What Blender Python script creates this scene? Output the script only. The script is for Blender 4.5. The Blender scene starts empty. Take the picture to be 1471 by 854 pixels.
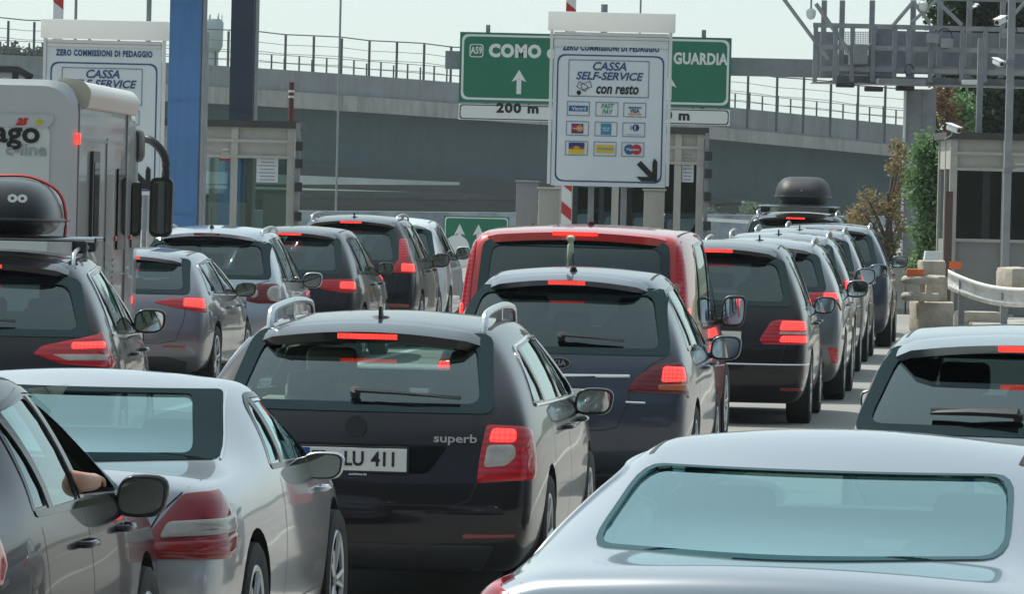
import bpy, bmesh, math, random
from mathutils import Vector, Matrix, noise
from mathutils.bvhtree import BVHTree
R = math.radians
random.seed(7)

# ------------------------------------------------------------------ camera, sky, sun, exposure
scn = bpy.context.scene
COL = scn.collection
F_PX, CX, CY = 8000.0, 735.5, 427.0        # focal length in pixels of a 1471 px wide frame
CAM_Z = 2.10
PITCH = math.atan((CY - 272.0) / F_PX)     # looking slightly down
ROLL = R(1.35)                             # verticals lean: frame rolled
cam_d = bpy.data.cameras.new('camera')
cam = bpy.data.objects.new('camera', cam_d)
COL.objects.link(cam)
cam_d.sensor_width = 36.0
cam_d.lens = F_PX / 1471.0 * 36.0
cam_d.clip_start = 0.5
cam_d.clip_end = 6000.0
M_cam = Matrix.Rotation(R(90) - PITCH, 4, 'X') @ Matrix.Rotation(ROLL, 4, 'Z')
cam.matrix_world = Matrix.Translation((0, 0, CAM_Z)) @ M_cam
scn.camera = cam

SUN_EL, SUN_AZ = R(54), R(-48)             # azimuth measured from +Y towards +X: ahead and to the left
sun_dir = Vector((math.sin(SUN_AZ) * math.cos(SUN_EL), math.cos(SUN_AZ) * math.cos(SUN_EL), math.sin(SUN_EL)))
world = bpy.data.worlds.new('World')
scn.world = world
world.use_nodes = True
wn = world.node_tree
wn.nodes.clear()
w_out = wn.nodes.new('ShaderNodeOutputWorld')
w_bg = wn.nodes.new('ShaderNodeBackground')
sky = wn.nodes.new('ShaderNodeTexSky')
sky.sky_type = 'NISHITA'
sky.sun_disc = False
sky.sun_elevation = SUN_EL
sky.sun_rotation = SUN_AZ % (2 * math.pi)
sky.air_density = 1.0
sky.dust_density = 0.6
sky.ozone_density = 1.0
sky.altitude = 200
w_bg.inputs['Strength'].default_value = 0.15
w_mix = wn.nodes.new('ShaderNodeMix')             # thin high overcast veils the blue
w_mix.data_type = 'RGBA'
w_mix.inputs['B'].default_value = (4.05, 4.9, 5.0, 1.0)
# the veil is bright towards the sun and thins out on the far side of the sky
w_tc = wn.nodes.new('ShaderNodeTexCoord')
w_dot = wn.nodes.new('ShaderNodeVectorMath'); w_dot.operation = 'DOT_PRODUCT'
w_dot.inputs[1].default_value = sun_dir
w_mr = wn.nodes.new('ShaderNodeMapRange'); w_mr.clamp = True
w_mr.inputs['From Min'].default_value = -0.35
w_mr.inputs['From Max'].default_value = 0.30
w_mr.inputs['To Min'].default_value = 0.15
w_mr.inputs['To Max'].default_value = 0.78
wn.links.new(w_tc.outputs['Generated'], w_dot.inputs[0])
wn.links.new(w_dot.outputs['Value'], w_mr.inputs['Value'])
wn.links.new(w_mr.outputs['Result'], w_mix.inputs['Factor'])
w_dim = wn.nodes.new('ShaderNodeMapRange'); w_dim.clamp = True
w_dim.inputs['From Min'].default_value = -0.5
w_dim.inputs['From Max'].default_value = 0.35
w_dim.inputs['To Min'].default_value = 0.30
w_dim.inputs['To Max'].default_value = 1.0
wn.links.new(w_dot.outputs['Value'], w_dim.inputs['Value'])
w_sc = wn.nodes.new('ShaderNodeMath'); w_sc.operation = 'MULTIPLY'; w_sc.inputs[1].default_value = 0.15
wn.links.new(w_dim.outputs['Result'], w_sc.inputs[0])
wn.links.new(w_sc.outputs[0], w_bg.inputs['Strength'])
wn.links.new(sky.outputs['Color'], w_mix.inputs['A'])
wn.links.new(w_mix.outputs['Result'], w_bg.inputs['Color'])
wn.links.new(w_bg.outputs['Background'], w_out.inputs['Surface'])
sun_d = bpy.data.lights.new('sun', 'SUN')
sun_d.energy = 4.2
sun_d.angle = R(0.5)
sun_d.color = (1.0, 0.95, 0.87)
sun = bpy.data.objects.new('sun', sun_d)
sun.rotation_euler = sun_dir.to_track_quat('Z', 'Y').to_euler()
COL.objects.link(sun)
scn.view_settings.view_transform = 'Standard'
scn.view_settings.look = 'None'
scn.view_settings.gamma = 1.0
scn.view_settings.exposure = 0.18
scn.view_settings.use_curve_mapping = False
scn.render.engine = 'CYCLES'
scn.cycles.max_bounces = 8
scn.cycles.transparent_max_bounces = 24
scn.cycles.caustics_reflective = False
scn.cycles.caustics_refractive = False


def ray(px, py):
    v = M_cam.to_3x3() @ Vector(((px - CX) / F_PX, (CY - py) / F_PX, -1.0))
    return v / v.y


def at(px, py, d):
    """World point seen at photo pixel (px, py), d metres ahead."""
    return Vector((0, 0, CAM_Z)) + ray(px, py) * d


# ------------------------------------------------------------------ materials
MATS = {}


def new_mat(name):
    m = bpy.data.materials.new(name)
    m.use_nodes = True
    nt = m.node_tree
    b = nt.nodes['Principled BSDF']
    return m, nt, b


def setin(b, **kw):
    for k, v in kw.items():
        k = k.replace('_', ' ')
        if k in b.inputs:
            b.inputs[k].default_value = v


def rgb(r, g, b):
    return (r, g, b, 1.0)


def simple(name, col, rough=0.5, metal=0.0, coat=0.0, var=0.0, vscale=3.0, bump=0.0, bscale=30.0, emit=None, estr=0.0, spec=0.5):
    if name in MATS:
        return MATS[name]
    m, nt, b = new_mat(name)
    setin(b, Base_Color=rgb(*col), Roughness=rough, Metallic=metal, Coat_Weight=coat, Coat_Roughness=0.04, Specular_IOR_Level=spec)
    if var > 0:
        tc = nt.nodes.new('ShaderNodeTexCoord')
        n = nt.nodes.new('ShaderNodeTexNoise')
        n.inputs['Scale'].default_value = vscale
        n.inputs['Detail'].default_value = 6
        n.inputs['Roughness'].default_value = 0.65
        nt.links.new(tc.outputs['Object'], n.inputs['Vector'])
        mx = nt.nodes.new('ShaderNodeMix')
        mx.data_type = 'RGBA'
        mx.inputs['A'].default_value = rgb(*[c * (1 - var) for c in col])
        mx.inputs['B'].default_value = rgb(*[min(1, c * (1 + var)) for c in col])
        rp = nt.nodes.new('ShaderNodeMapRange')
        rp.inputs['From Min'].default_value = 0.3
        rp.inputs['From Max'].default_value = 0.7
        nt.links.new(n.outputs['Fac'], rp.inputs['Value'])
        nt.links.new(rp.outputs['Result'], mx.inputs['Factor'])
        nt.links.new(mx.outputs['Result'], b.inputs['Base Color'])
        rr = nt.nodes.new('ShaderNodeMapRange')
        rr.inputs['To Min'].default_value = max(0.02, rough * 0.85)
        rr.inputs['To Max'].default_value = min(1, rough * 1.2)
        nt.links.new(n.outputs['Fac'], rr.inputs['Value'])
        nt.links.new(rr.outputs['Result'], b.inputs['Roughness'])
    if bump > 0:
        tc = nt.nodes.new('ShaderNodeTexCoord')
        n = nt.nodes.new('ShaderNodeTexNoise')
        n.inputs['Scale'].default_value = bscale
        n.inputs['Detail'].default_value = 5
        nt.links.new(tc.outputs['Object'], n.inputs['Vector'])
        bp = nt.nodes.new('ShaderNodeBump')
        bp.inputs['Strength'].default_value = bump
        bp.inputs['Distance'].default_value = 0.02
        nt.links.new(n.outputs['Fac'], bp.inputs['Height'])
        nt.links.new(bp.outputs['Normal'], b.inputs['Normal'])
    if emit:
        setin(b, Emission_Color=rgb(*emit), Emission_Strength=estr)
    MATS[name] = m
    return m


def paint(name, col, metal=0.5, rough=0.32, coat=1.0, dirt=0.07, spec=.5):
    """Car paint with clear coat and a thin film of road dust that is thicker towards the sills."""
    if name in MATS:
        return MATS[name]
    m, nt, b = new_mat(name)
    setin(b, Base_Color=rgb(*col), Roughness=rough, Metallic=metal, Coat_Weight=coat, Coat_Roughness=0.03, Specular_IOR_Level=spec)
    tc = nt.nodes.new('ShaderNodeTexCoord')
    n = nt.nodes.new('ShaderNodeTexNoise')
    n.inputs['Scale'].default_value = 2.3
    n.inputs['Detail'].default_value = 8
    n.inputs['Roughness'].default_value = 0.7
    nt.links.new(tc.outputs['Object'], n.inputs['Vector'])
    sp = nt.nodes.new('ShaderNodeSeparateXYZ')
    nt.links.new(tc.outputs['Object'], sp.inputs['Vector'])
    mr = nt.nodes.new('ShaderNodeMapRange')
    mr.inputs['From Min'].default_value = 0.75
    mr.inputs['From Max'].default_value = 0.2
    mr.inputs['To Min'].default_value = dirt * 0.25
    mr.inputs['To Max'].default_value = dirt * 3.2
    nt.links.new(sp.outputs['Z'], mr.inputs['Value'])
    mu = nt.nodes.new('ShaderNodeMath')
    mu.operation = 'MULTIPLY'
    nt.links.new(mr.outputs['Result'], mu.inputs[0])
    nt.links.new(n.outputs['Fac'], mu.inputs[1])
    mx = nt.nodes.new('ShaderNodeMix')
    mx.data_type = 'RGBA'
    mx.inputs['A'].default_value = rgb(*col)
    mx.inputs['B'].default_value = rgb(0.20, 0.18, 0.15)
    nt.links.new(mu.outputs[0], mx.inputs['Factor'])
    nt.links.new(mx.outputs['Result'], b.inputs['Base Color'])
    ad = nt.nodes.new('ShaderNodeMath')
    ad.operation = 'MULTIPLY_ADD'
    ad.inputs[1].default_value = 0.5
    ad.inputs[2].default_value = 0.03
    nt.links.new(mu.outputs[0], ad.inputs[0])
    nt.links.new(ad.outputs[0], b.inputs['Coat Roughness'])
    MATS[name] = m
    return m


def glassm(name, tint, refl=0.10, rough=0.0, gcol=(0.86, 1.0, 1.0)):
    if name in MATS:
        return MATS[name]
    m = bpy.data.materials.new(name)
    m.use_nodes = True
    nt = m.node_tree
    nt.nodes.clear()
    out = nt.nodes.new('ShaderNodeOutputMaterial')
    tr = nt.nodes.new('ShaderNodeBsdfTransparent')
    tr.inputs['Color'].default_value = rgb(*tint)
    gl = nt.nodes.new('ShaderNodeBsdfGlossy')
    gl.inputs['Roughness'].default_value = rough
    gl.inputs['Color'].default_value = rgb(*gcol)
    fr = nt.nodes.new('ShaderNodeFresnel')
    fr.inputs['IOR'].default_value = 1.5
    ma = nt.nodes.new('ShaderNodeMath')
    ma.operation = 'MULTIPLY_ADD'
    ma.inputs[1].default_value = 1.0
    ma.inputs[2].default_value = refl
    ma.use_clamp = True
    nt.links.new(fr.outputs[0], ma.inputs[0])
    mx = nt.nodes.new('ShaderNodeMixShader')
    nt.links.new(ma.outputs[0], mx.inputs[0])
    nt.links.new(tr.outputs[0], mx.inputs[1])
    nt.links.new(gl.outputs[0], mx.inputs[2])
    nt.links.new(mx.outputs[0], out.inputs['Surface'])
    MATS[name] = m
    return m


def ledm(name, col, estr, scale=(60, 60), base=(0.25, 0.005, 0.005)):
    """Lit lamp: a lens with a grid of brighter cells."""
    if name in MATS:
        return MATS[name]
    m, nt, b = new_mat(name)
    setin(b, Base_Color=rgb(*base), Roughness=0.15, Coat_Weight=0.6)
    tc = nt.nodes.new('ShaderNodeTexCoord')
    sp = nt.nodes.new('ShaderNodeSeparateXYZ')
    nt.links.new(tc.outputs['Object'], sp.inputs['Vector'])

    def tri(sock, k):
        a = nt.nodes.new('ShaderNodeMath'); a.operation = 'MULTIPLY'; a.inputs[1].default_value = k
        nt.links.new(sock, a.inputs[0])
        c = nt.nodes.new('ShaderNodeMath'); c.operation = 'SINE'
        nt.links.new(a.outputs[0], c.inputs[0])
        d = nt.nodes.new('ShaderNodeMath'); d.operation = 'MULTIPLY_ADD'
        d.inputs[1].default_value = 0.16; d.inputs[2].default_value = 0.84
        nt.links.new(c.outputs[0], d.inputs[0])
        return d.outputs[0]
    x = tri(sp.outputs['X'], scale[0] * 6.283)
    z = tri(sp.outputs['Z'], scale[1] * 6.283)
    mu = nt.nodes.new('ShaderNodeMath'); mu.operation = 'MULTIPLY'
    nt.links.new(x, mu.inputs[0]); nt.links.new(z, mu.inputs[1])
    st = nt.nodes.new('ShaderNodeMath'); st.operation = 'MULTIPLY'; st.inputs[1].default_value = estr
    nt.links.new(mu.outputs[0], st.inputs[0])
    b.inputs['Emission Color'].default_value = rgb(*col)
    nt.links.new(st.outputs[0], b.inputs['Emission Strength'])
    MATS[name] = m
    return m


M_RUB = simple('black_rubber', (0.012, 0.012, 0.013), 0.55)
M_TRIM = simple('black_gloss_trim', (0.005, 0.007, 0.008), 0.05, spec=.3)
M_TRIM.node_tree.nodes['Principled BSDF'].inputs['IOR'].default_value = 1.28
M_PLAS = simple('black_plastic', (0.025, 0.026, 0.028), 0.45, var=0.15, vscale=8)
M_INT = simple('dark_interior', (0.03, 0.03, 0.032), 0.8)
M_SEAT = simple('seat_fabric', (0.045, 0.045, 0.05), 0.85, var=0.2, vscale=10)
M_SEATL = simple('light_seat_fabric', (0.30, 0.27, 0.22), 0.8, var=0.15, vscale=10)
M_CHROME = simple('chrome', (0.75, 0.76, 0.77), 0.12, 1.0)
M_ALU = simple('satin_aluminium', (0.62, 0.64, 0.66), 0.28, 1.0)
M_TYRE = simple('tyre_rubber', (0.018, 0.018, 0.018), 0.75, bump=0.3, bscale=60)
M_RIM = simple('alloy_rim', (0.45, 0.46, 0.47), 0.3, 0.9)
M_MIRR = simple('mirror_glass', (0.82, 0.88, 0.88), 0.02, 1.0)


def lens(name, col, estr):
    """Ribbed lamp glass."""
    m, nt, b = new_mat(name)
    setin(b, Base_Color=rgb(*col), Roughness=0.12, Coat_Weight=0.5, Coat_Roughness=0.03)
    b.inputs['Emission Color'].default_value = rgb(1, .015, .03)
    b.inputs['Emission Strength'].default_value = estr
    tc = nt.nodes.new('ShaderNodeTexCoord')
    w = nt.nodes.new('ShaderNodeTexWave')
    w.wave_type = 'BANDS'; w.bands_direction = 'Z'
    w.inputs['Scale'].default_value = 9
    w.inputs['Distortion'].default_value = .4
    nt.links.new(tc.outputs['Object'], w.inputs['Vector'])
    mx = nt.nodes.new('ShaderNodeMix'); mx.data_type = 'RGBA'
    mx.inputs['A'].default_value = rgb(*[c * .55 for c in col]); mx.inputs['B'].default_value = rgb(*[min(1, c * 1.35) for c in col])
    nt.links.new(w.outputs['Fac'], mx.inputs['Factor'])
    nt.links.new(mx.outputs['Result'], b.inputs['Base Color'])
    MATS[name] = m
    return m


M_RED = lens('red_lens', (0.17, 0.004, 0.008), 0.0)
M_REDL = lens('red_lens_glowing', (0.30, 0.003, 0.010), 0.06)
M_REDPL = simple('plain_red_lens', (0.30, 0.005, 0.010), 0.12, coat=.8, var=.2, vscale=14)
M_REFL = simple('red_reflector', (0.22, 0.008, 0.010), 0.2, coat=1.0)
M_WLENS = simple('clear_lens', (0.44, 0.41, 0.38), 0.25, 0.0, coat=1.0, var=.25, vscale=9)
M_AMBER = simple('amber_lens', (0.45, 0.12, 0.02), 0.15, coat=1.0)
M_LED = ledm('lit_brake_lamp', (1.0, 0.03, 0.025), 3.6, (38, 38))
M_LEDH = ledm('lit_high_brake_lamp', (1.0, 0.03, 0.02), 2.4, (45, 0))
M_PLATE = simple('plate_white', (0.72, 0.73, 0.72), 0.35)
M_PBLUE = simple('plate_blue', (0.01, 0.06, 0.35), 0.4)
M_INK = simple('black_ink', (0.01, 0.01, 0.012), 0.4)
G_CLEAR = glassm('window_glass', (0.74, 0.90, 0.87), 0.09)
G_HAZY = glassm('sky_reflecting_glass', (0.40, 0.58, 0.58), 0.30, gcol=(.72, .99, 1.0))
G_HATCH = glassm('green_tinted_glass', (0.10, 0.14, 0.15), 0.11)
G_TINT = glassm('tinted_window_glass', (0.16, 0.20, 0.21), 0.06)
G_DARK = glassm('privacy_window_glass', (0.03, 0.035, 0.04), 0.05)


def fritm(name, gcol, refl):
    m = bpy.data.materials.new(name)
    m.use_nodes = True
    nt = m.node_tree
    nt.nodes.clear()
    out = nt.nodes.new('ShaderNodeOutputMaterial')
    di = nt.nodes.new('ShaderNodeBsdfDiffuse')
    di.inputs['Color'].default_value = rgb(.006, .010, .012)
    gl = nt.nodes.new('ShaderNodeBsdfGlossy')
    gl.inputs['Roughness'].default_value = 0.02
    gl.inputs['Color'].default_value = rgb(*gcol)
    mx = nt.nodes.new('ShaderNodeMixShader')
    mx.inputs[0].default_value = refl
    nt.links.new(di.outputs[0], mx.inputs[1])
    nt.links.new(gl.outputs[0], mx.inputs[2])
    nt.links.new(mx.outputs[0], out.inputs['Surface'])
    return m


M_FRIT_S = fritm('teal_black_glass_edge', (.66, .98, 1.0), .25)
M_FRIT_D = fritm('black_glass_edge', (.72, 1.0, 1.0), .055)
M_ACRYL = simple('white_acrylic', (.86, .87, .86), .35)
_nt = M_ACRYL.node_tree
_tl = _nt.nodes.new('ShaderNodeBsdfTranslucent'); _tl.inputs['Color'].default_value = rgb(.9, .9, .88)
_mx = _nt.nodes.new('ShaderNodeMixShader'); _mx.inputs[0].default_value = .45
_nt.links.new(_nt.nodes['Principled BSDF'].outputs[0], _mx.inputs[1]); _nt.links.new(_tl.outputs[0], _mx.inputs[2])
_nt.links.new(_mx.outputs[0], _nt.nodes['Material Output'].inputs['Surface'])


# ------------------------------------------------------------------ object helpers
def link(o, parent=None):
    COL.objects.link(o)
    if parent is not None:
        o.parent = parent
    return o


def tag(o, label=None, cat=None, group=None, kind=None):
    if label: o['label'] = label
    if cat: o['category'] = cat
    if group: o['group'] = group
    if kind: o['kind'] = kind
    return o


def empty(name, loc=(0, 0, 0), rz=0.0):
    o = bpy.data.objects.new(name, None)
    o.location = loc
    o.rotation_euler = (0, 0, rz)
    return link(o)


def mesh_ob(name, verts, faces, mats, parent=None, fm=None, smooth=False, loc=None, auto=None):
    me = bpy.data.meshes.new(name)
    me.from_pydata([tuple(v) for v in verts], [], faces)
    if not isinstance(mats, (list, tuple)):
        mats = [mats]
    for m in mats:
        me.materials.append(m)
    if fm:
        me.polygons.foreach_set('material_index', fm)
    if smooth:
        me.polygons.foreach_set('use_smooth', [True] * len(me.polygons))
        if auto:
            try:
                me.set_sharp_from_angle(angle=R(auto))
            except Exception:
                pass
    me.validate()
    me.update()
    o = bpy.data.objects.new(name, me)
    if loc is not None:
        o.location = loc
    return link(o, parent)


class MB:
    """Collects shapes into one mesh."""
    def __init__(self):
        self.v, self.f, self.m = [], [], []

    def add(self, vs, fs, mi=0):
        b = len(self.v)
        self.v += [Vector(v) for v in vs]
        self.f += [tuple(i + b for i in f) for f in fs]
        self.m += [mi] * len(fs)
        return self

    def box(self, c, s, rot=None, mi=0):
        hx, hy, hz = s[0] / 2, s[1] / 2, s[2] / 2
        vs = [Vector((x, y, z)) for x in (-hx, hx) for y in (-hy, hy) for z in (-hz, hz)]
        if rot is not None:
            vs = [rot @ v for v in vs]
        c = Vector(c)
        vs = [v + c for v in vs]
        return self.add(vs, [(0, 1, 3, 2), (4, 6, 7, 5), (0, 4, 5, 1), (2, 3, 7, 6), (0, 2, 6, 4), (1, 5, 7, 3)], mi)

    def bbox(self, c, s, bev, rot=None, mi=0, seg=2):
        """Box with bevelled edges."""
        bm = bmesh.new()
        bmesh.ops.create_cube(bm, size=1.0)
        for v in bm.verts:
            v.co = Vector((v.co.x * s[0], v.co.y * s[1], v.co.z * s[2]))
        bmesh.ops.bevel(bm, geom=bm.edges[:], offset=bev, segments=seg, affect='EDGES', profile=0.5)
        bm.verts.index_update()
        c = Vector(c)
        vs = [(rot @ v.co if rot is not None else v.co.copy()) + c for v in bm.verts]
        fs = [tuple(v.index for v in f.verts) for f in bm.faces]
        bm.free()
        return self.add(vs, fs, mi)

    def tube(self, pts, r, n=8, mi=0, caps=True, rs=None, flat=1.0):
        pts = [Vector(p) for p in pts]
        if len(pts) < 2:
            return self
        rings = []
        up = Vector((0, 0, 1))
        for i, p in enumerate(pts):
            t = (pts[min(i + 1, len(pts) - 1)] - pts[max(i - 1, 0)]).normalized()
            a = t.cross(up)
            if a.length < 1e-3:
                a = t.cross(Vector((1, 0, 0)))
            a.normalize()
            b = a.cross(t).normalized()
            rr = rs[i] if rs else r
            rings.append([p + (a * math.cos(2 * math.pi * k / n) + b * flat * math.sin(2 * math.pi * k / n)) * rr for k in range(n)])
        vs = [v for r_ in rings for v in r_]
        fs = []
        for i in range(len(rings) - 1):
            for k in range(n):
                k2 = (k + 1) % n
                fs.append((i * n + k, i * n + k2, (i + 1) * n + k2, (i + 1) * n + k))
        if caps:
            fs.append(tuple(range(n))[::-1])
            fs.append(tuple((len(rings) - 1) * n + k for k in range(n)))
        return self.add(vs, fs, mi)

    def cyl(self, a, b, r, n=16, mi=0, r2=None):
        return self.tube([a, b], r, n, mi, rs=[r, r if r2 is None else r2])

    def prism(self, poly, f, t, mi=0):
        """poly: list of points; t: extrusion vector."""
        n = len(poly)
        a = [Vector(p) for p in poly]
        t = Vector(t)
        vs = a + [p + t for p in a]
        fs = [tuple(range(n))[::-1], tuple(range(n, 2 * n))]
        for i in range(n):
            j = (i + 1) % n
            fs.append((i, j, n + j, n + i))
        return self.add(vs, fs, mi)

    def build(self, name, mats, parent=None, smooth=False, auto=40, loc=None, recalc=False):
        o = mesh_ob(name, self.v, self.f, mats, parent, self.m, smooth, loc, auto)
        if recalc:
            bm = bmesh.new(); bm.from_mesh(o.data)
            bmesh.ops.recalc_face_normals(bm, faces=bm.faces[:])
            bm.to_mesh(o.data); bm.free()
        return o


def round_poly(pts, r, n=4):
    """Round the corners of a 2D polygon."""
    out = []
    N = len(pts)
    for i in range(N):
        p0, p, p1 = Vector(pts[i - 1]), Vector(pts[i]), Vector(pts[(i + 1) % N])
        a, b = p0 - p, p1 - p
        d = min(r, a.length * 0.45, b.length * 0.45)
        A, B = p + a.normalized() * d, p + b.normalized() * d
        for k in range(n + 1):
            t = k / n
            out.append(A * (1 - t) ** 2 + p * 2 * t * (1 - t) + B * t * t)
    return out


def densify(pts, step, closed=True):
    out = []
    N = len(pts)
    for i in range(N if closed else N - 1):
        a, b = Vector(pts[i]), Vector(pts[(i + 1) % N])
        k = max(1, int((b - a).length / step + 0.5))
        for j in range(k):
            out.append(a.lerp(b, j / k))
    if not closed:
        out.append(Vector(pts[-1]))
    return out


def inside(p, poly):
    c = False
    x, y = p[0], p[1]
    j = len(poly) - 1
    for i in range(len(poly)):
        xi, yi = poly[i][0], poly[i][1]
        xj, yj = poly[j][0], poly[j][1]
        if (yi > y) != (yj > y) and x < (xj - xi) * (y - yi) / (yj - yi) + xi:
            c = not c
        j = i
    return c


_font_cache = {}


def text(name, s, size, mat_, parent, loc, rot=(R(90), 0, 0), align='CENTER', bold=0.0, shear=0.0, sx=1.0, space=1.0, extrude=0.0012, matrix=None):
    cu = bpy.data.curves.new(name, 'FONT')
    cu.body = s
    cu.size = size
    cu.align_x = align
    cu.align_y = 'CENTER'
    cu.offset = bold
    cu.shear = shear
    cu.space_character = space
    cu.extrude = extrude
    cu.resolution_u = 3
    tmp = bpy.data.objects.new(name, cu)
    COL.objects.link(tmp)
    dg = bpy.context.evaluated_depsgraph_get()
    me = bpy.data.meshes.new_from_object(tmp.evaluated_get(dg))
    bpy.data.objects.remove(tmp)
    bpy.data.curves.remove(cu)
    me.name = name
    me.transform(Matrix.Diagonal((sx, 1, 1, 1)))
    me.materials.clear()
    me.materials.append(mat_)
    o = bpy.data.objects.new(name, me)
    if matrix is not None:
        me.transform(matrix)
    else:
        o.location = loc
        o.rotation_euler = rot
    return link(o, parent)

# ------------------------------------------------------------------ car bodies
CX7 = [-1, -.84, -.42, 0, .42, .84, 1]
FR = [0, .13, .42, .72, 1.0]
FW = [.90, .975, 1.0, .995]


def body_mesh(st, W, zf, rearoff, bulge, crown, bk, sub=2, crw=None):
    """Box lattice (7 columns x 7 levels x n stations) smoothed by subdivision."""
    K = len(st)
    idx, V = {}, []

    def pos(c, l, k):
        yl, yb, yr, zb, zr, wb, wr = st[k]
        wsc = min(1.0, wb / (.955 * W))
        if l < 4:
            w = W * FW[l] * wsc
            y = yl
            z = zf + (zb - zf) * FR[l]
            if k == 0: y += rearoff[l]
            if k == 1: y += rearoff[l] * .5
            if k == K - 1: y -= [.16, .05, 0, .05][l]
        elif l == 4:
            w, y, z = wb, yb, zb
        elif l == 5:
            w, y, z = (wb + wr) / 2 + .022, (yb + yr) / 2 - (.012 if k < 2 else 0), (zb + zr) / 2
        else:
            w, y, z = wr, yr, zr
        cx = CX7[c]
        q = 1 - cx * cx
        if l == 6:
            cr = crown[k]
            z = z + cr * q
        if l == 5:
            z = z + 0.0
        return Vector((w * cx, y - bk[k] * bulge * q, z))

    def vi(c, l, k):
        key = (c, l, k)
        if key not in idx:
            idx[key] = len(V)
            V.append(pos(c, l, k))
        return idx[key]
    F = []
    for k in range(K - 1):
        for l in range(6):
            F.append((vi(6, l, k), vi(6, l, k + 1), vi(6, l + 1, k + 1), vi(6, l + 1, k)))
            F.append((vi(0, l, k), vi(0, l + 1, k), vi(0, l + 1, k + 1), vi(0, l, k + 1)))
        for c in range(6):
            F.append((vi(c, 6, k), vi(c + 1, 6, k), vi(c + 1, 6, k + 1), vi(c, 6, k + 1)))
            F.append((vi(c, 0, k), vi(c, 0, k + 1), vi(c + 1, 0, k + 1), vi(c + 1, 0, k)))
    for c in range(6):
        for l in range(6):
            F.append((vi(c, l, 0), vi(c + 1, l, 0), vi(c + 1, l + 1, 0), vi(c, l + 1, 0)))
            F.append((vi(c, l, K - 1), vi(c, l + 1, K - 1), vi(c + 1, l + 1, K - 1), vi(c + 1, l, K - 1)))
    me = bpy.data.meshes.new('tmp')
    me.from_pydata([tuple(v) for v in V], [], F)
    o = bpy.data.objects.new('tmp', me)
    COL.objects.link(o)
    md = o.modifiers.new('s', 'SUBSURF')
    md.levels = sub
    md.render_levels = sub
    dg = bpy.context.evaluated_depsgraph_get()
    res = bpy.data.meshes.new_from_object(o.evaluated_get(dg))
    bpy.data.objects.remove(o)
    bpy.data.meshes.remove(me)
    return res


def cavity_mesh(me, y0, y1, z0, off):
    bm = bmesh.new()
    bm.from_mesh(me)
    bm.normal_update()
    ns = [v.normal.copy() for v in bm.verts]
    for v, n in zip(bm.verts, ns):
        v.co -= n * off
    for co, no in (((0, y0, 0), (0, -1, 0)), ((0, y1, 0), (0, 1, 0)), ((0, 0, z0), (0, 0, -1))):
        bmesh.ops.bisect_plane(bm, geom=bm.verts[:] + bm.edges[:] + bm.faces[:], plane_co=co, plane_no=no, clear_outer=True)
        ed = [e for e in bm.edges if e.is_boundary]
        if ed:
            bmesh.ops.edgeloop_fill(bm, edges=ed)
    bmesh.ops.triangulate(bm, faces=bm.faces[:])
    bmesh.ops.recalc_face_normals(bm, faces=bm.faces[:])
    r = bpy.data.meshes.new('cav')
    bm.to_mesh(r)
    bm.free()
    return r


def mesh_vol(me):
    bm = bmesh.new(); bm.from_mesh(me)
    v = bm.calc_volume(signed=True)
    bm.free()
    return v


def mesh_box(me):
    xs = [v.co for v in me.vertices]
    if not xs: return 0
    return (max(v.x for v in xs) - min(v.x for v in xs)) * (max(v.y for v in xs) - min(v.y for v in xs)) * (max(v.z for v in xs) - min(v.z for v in xs))


def one_bool(me, cm, self_):
    o = bpy.data.objects.new('tmpb', me)
    COL.objects.link(o)
    c = bpy.data.objects.new('tmpc', cm)
    COL.objects.link(c)
    md = o.modifiers.new('b', 'BOOLEAN')
    md.operation = 'DIFFERENCE'
    md.solver = 'EXACT'
    md.use_self = self_
    md.object = c
    md.material_mode = 'TRANSFER'
    dg = bpy.context.evaluated_depsgraph_get()
    dg.update()
    res = bpy.data.meshes.new_from_object(o.evaluated_get(dg))
    bpy.data.objects.remove(c)
    bpy.data.objects.remove(o)
    return res


def apply_bools(me, cutters, tagname=''):
    """Cut each (mesh, material) out of the shell, checking every step."""
    cur = me
    for n, (cm, ma) in enumerate(cutters):
        cm.materials.clear()
        cm.materials.append(ma)
        b0, v0 = mesh_box(cur), mesh_vol(cur)
        ok = False
        for t in range(6):
            if t:
                cm.transform(Matrix.Translation((.0007 * t, .0011, .0013 * (-1) ** t)))
            r = one_bool(cur, cm, t % 2 == 1)
            b1, v1 = mesh_box(r), mesh_vol(r)
            lim = .10 if n == 0 else .45
            if b1 > .97 * b0 and v1 > lim * v0 and v1 < v0 * 1.001:
                ok = True
                break
        if not ok:
            print('BOOLEAN FAILED', tagname, n, b0, b1, v0, v1)
            continue
        if t: print('boolean retried', tagname, n, t)
        cur = r
    return cur


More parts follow.
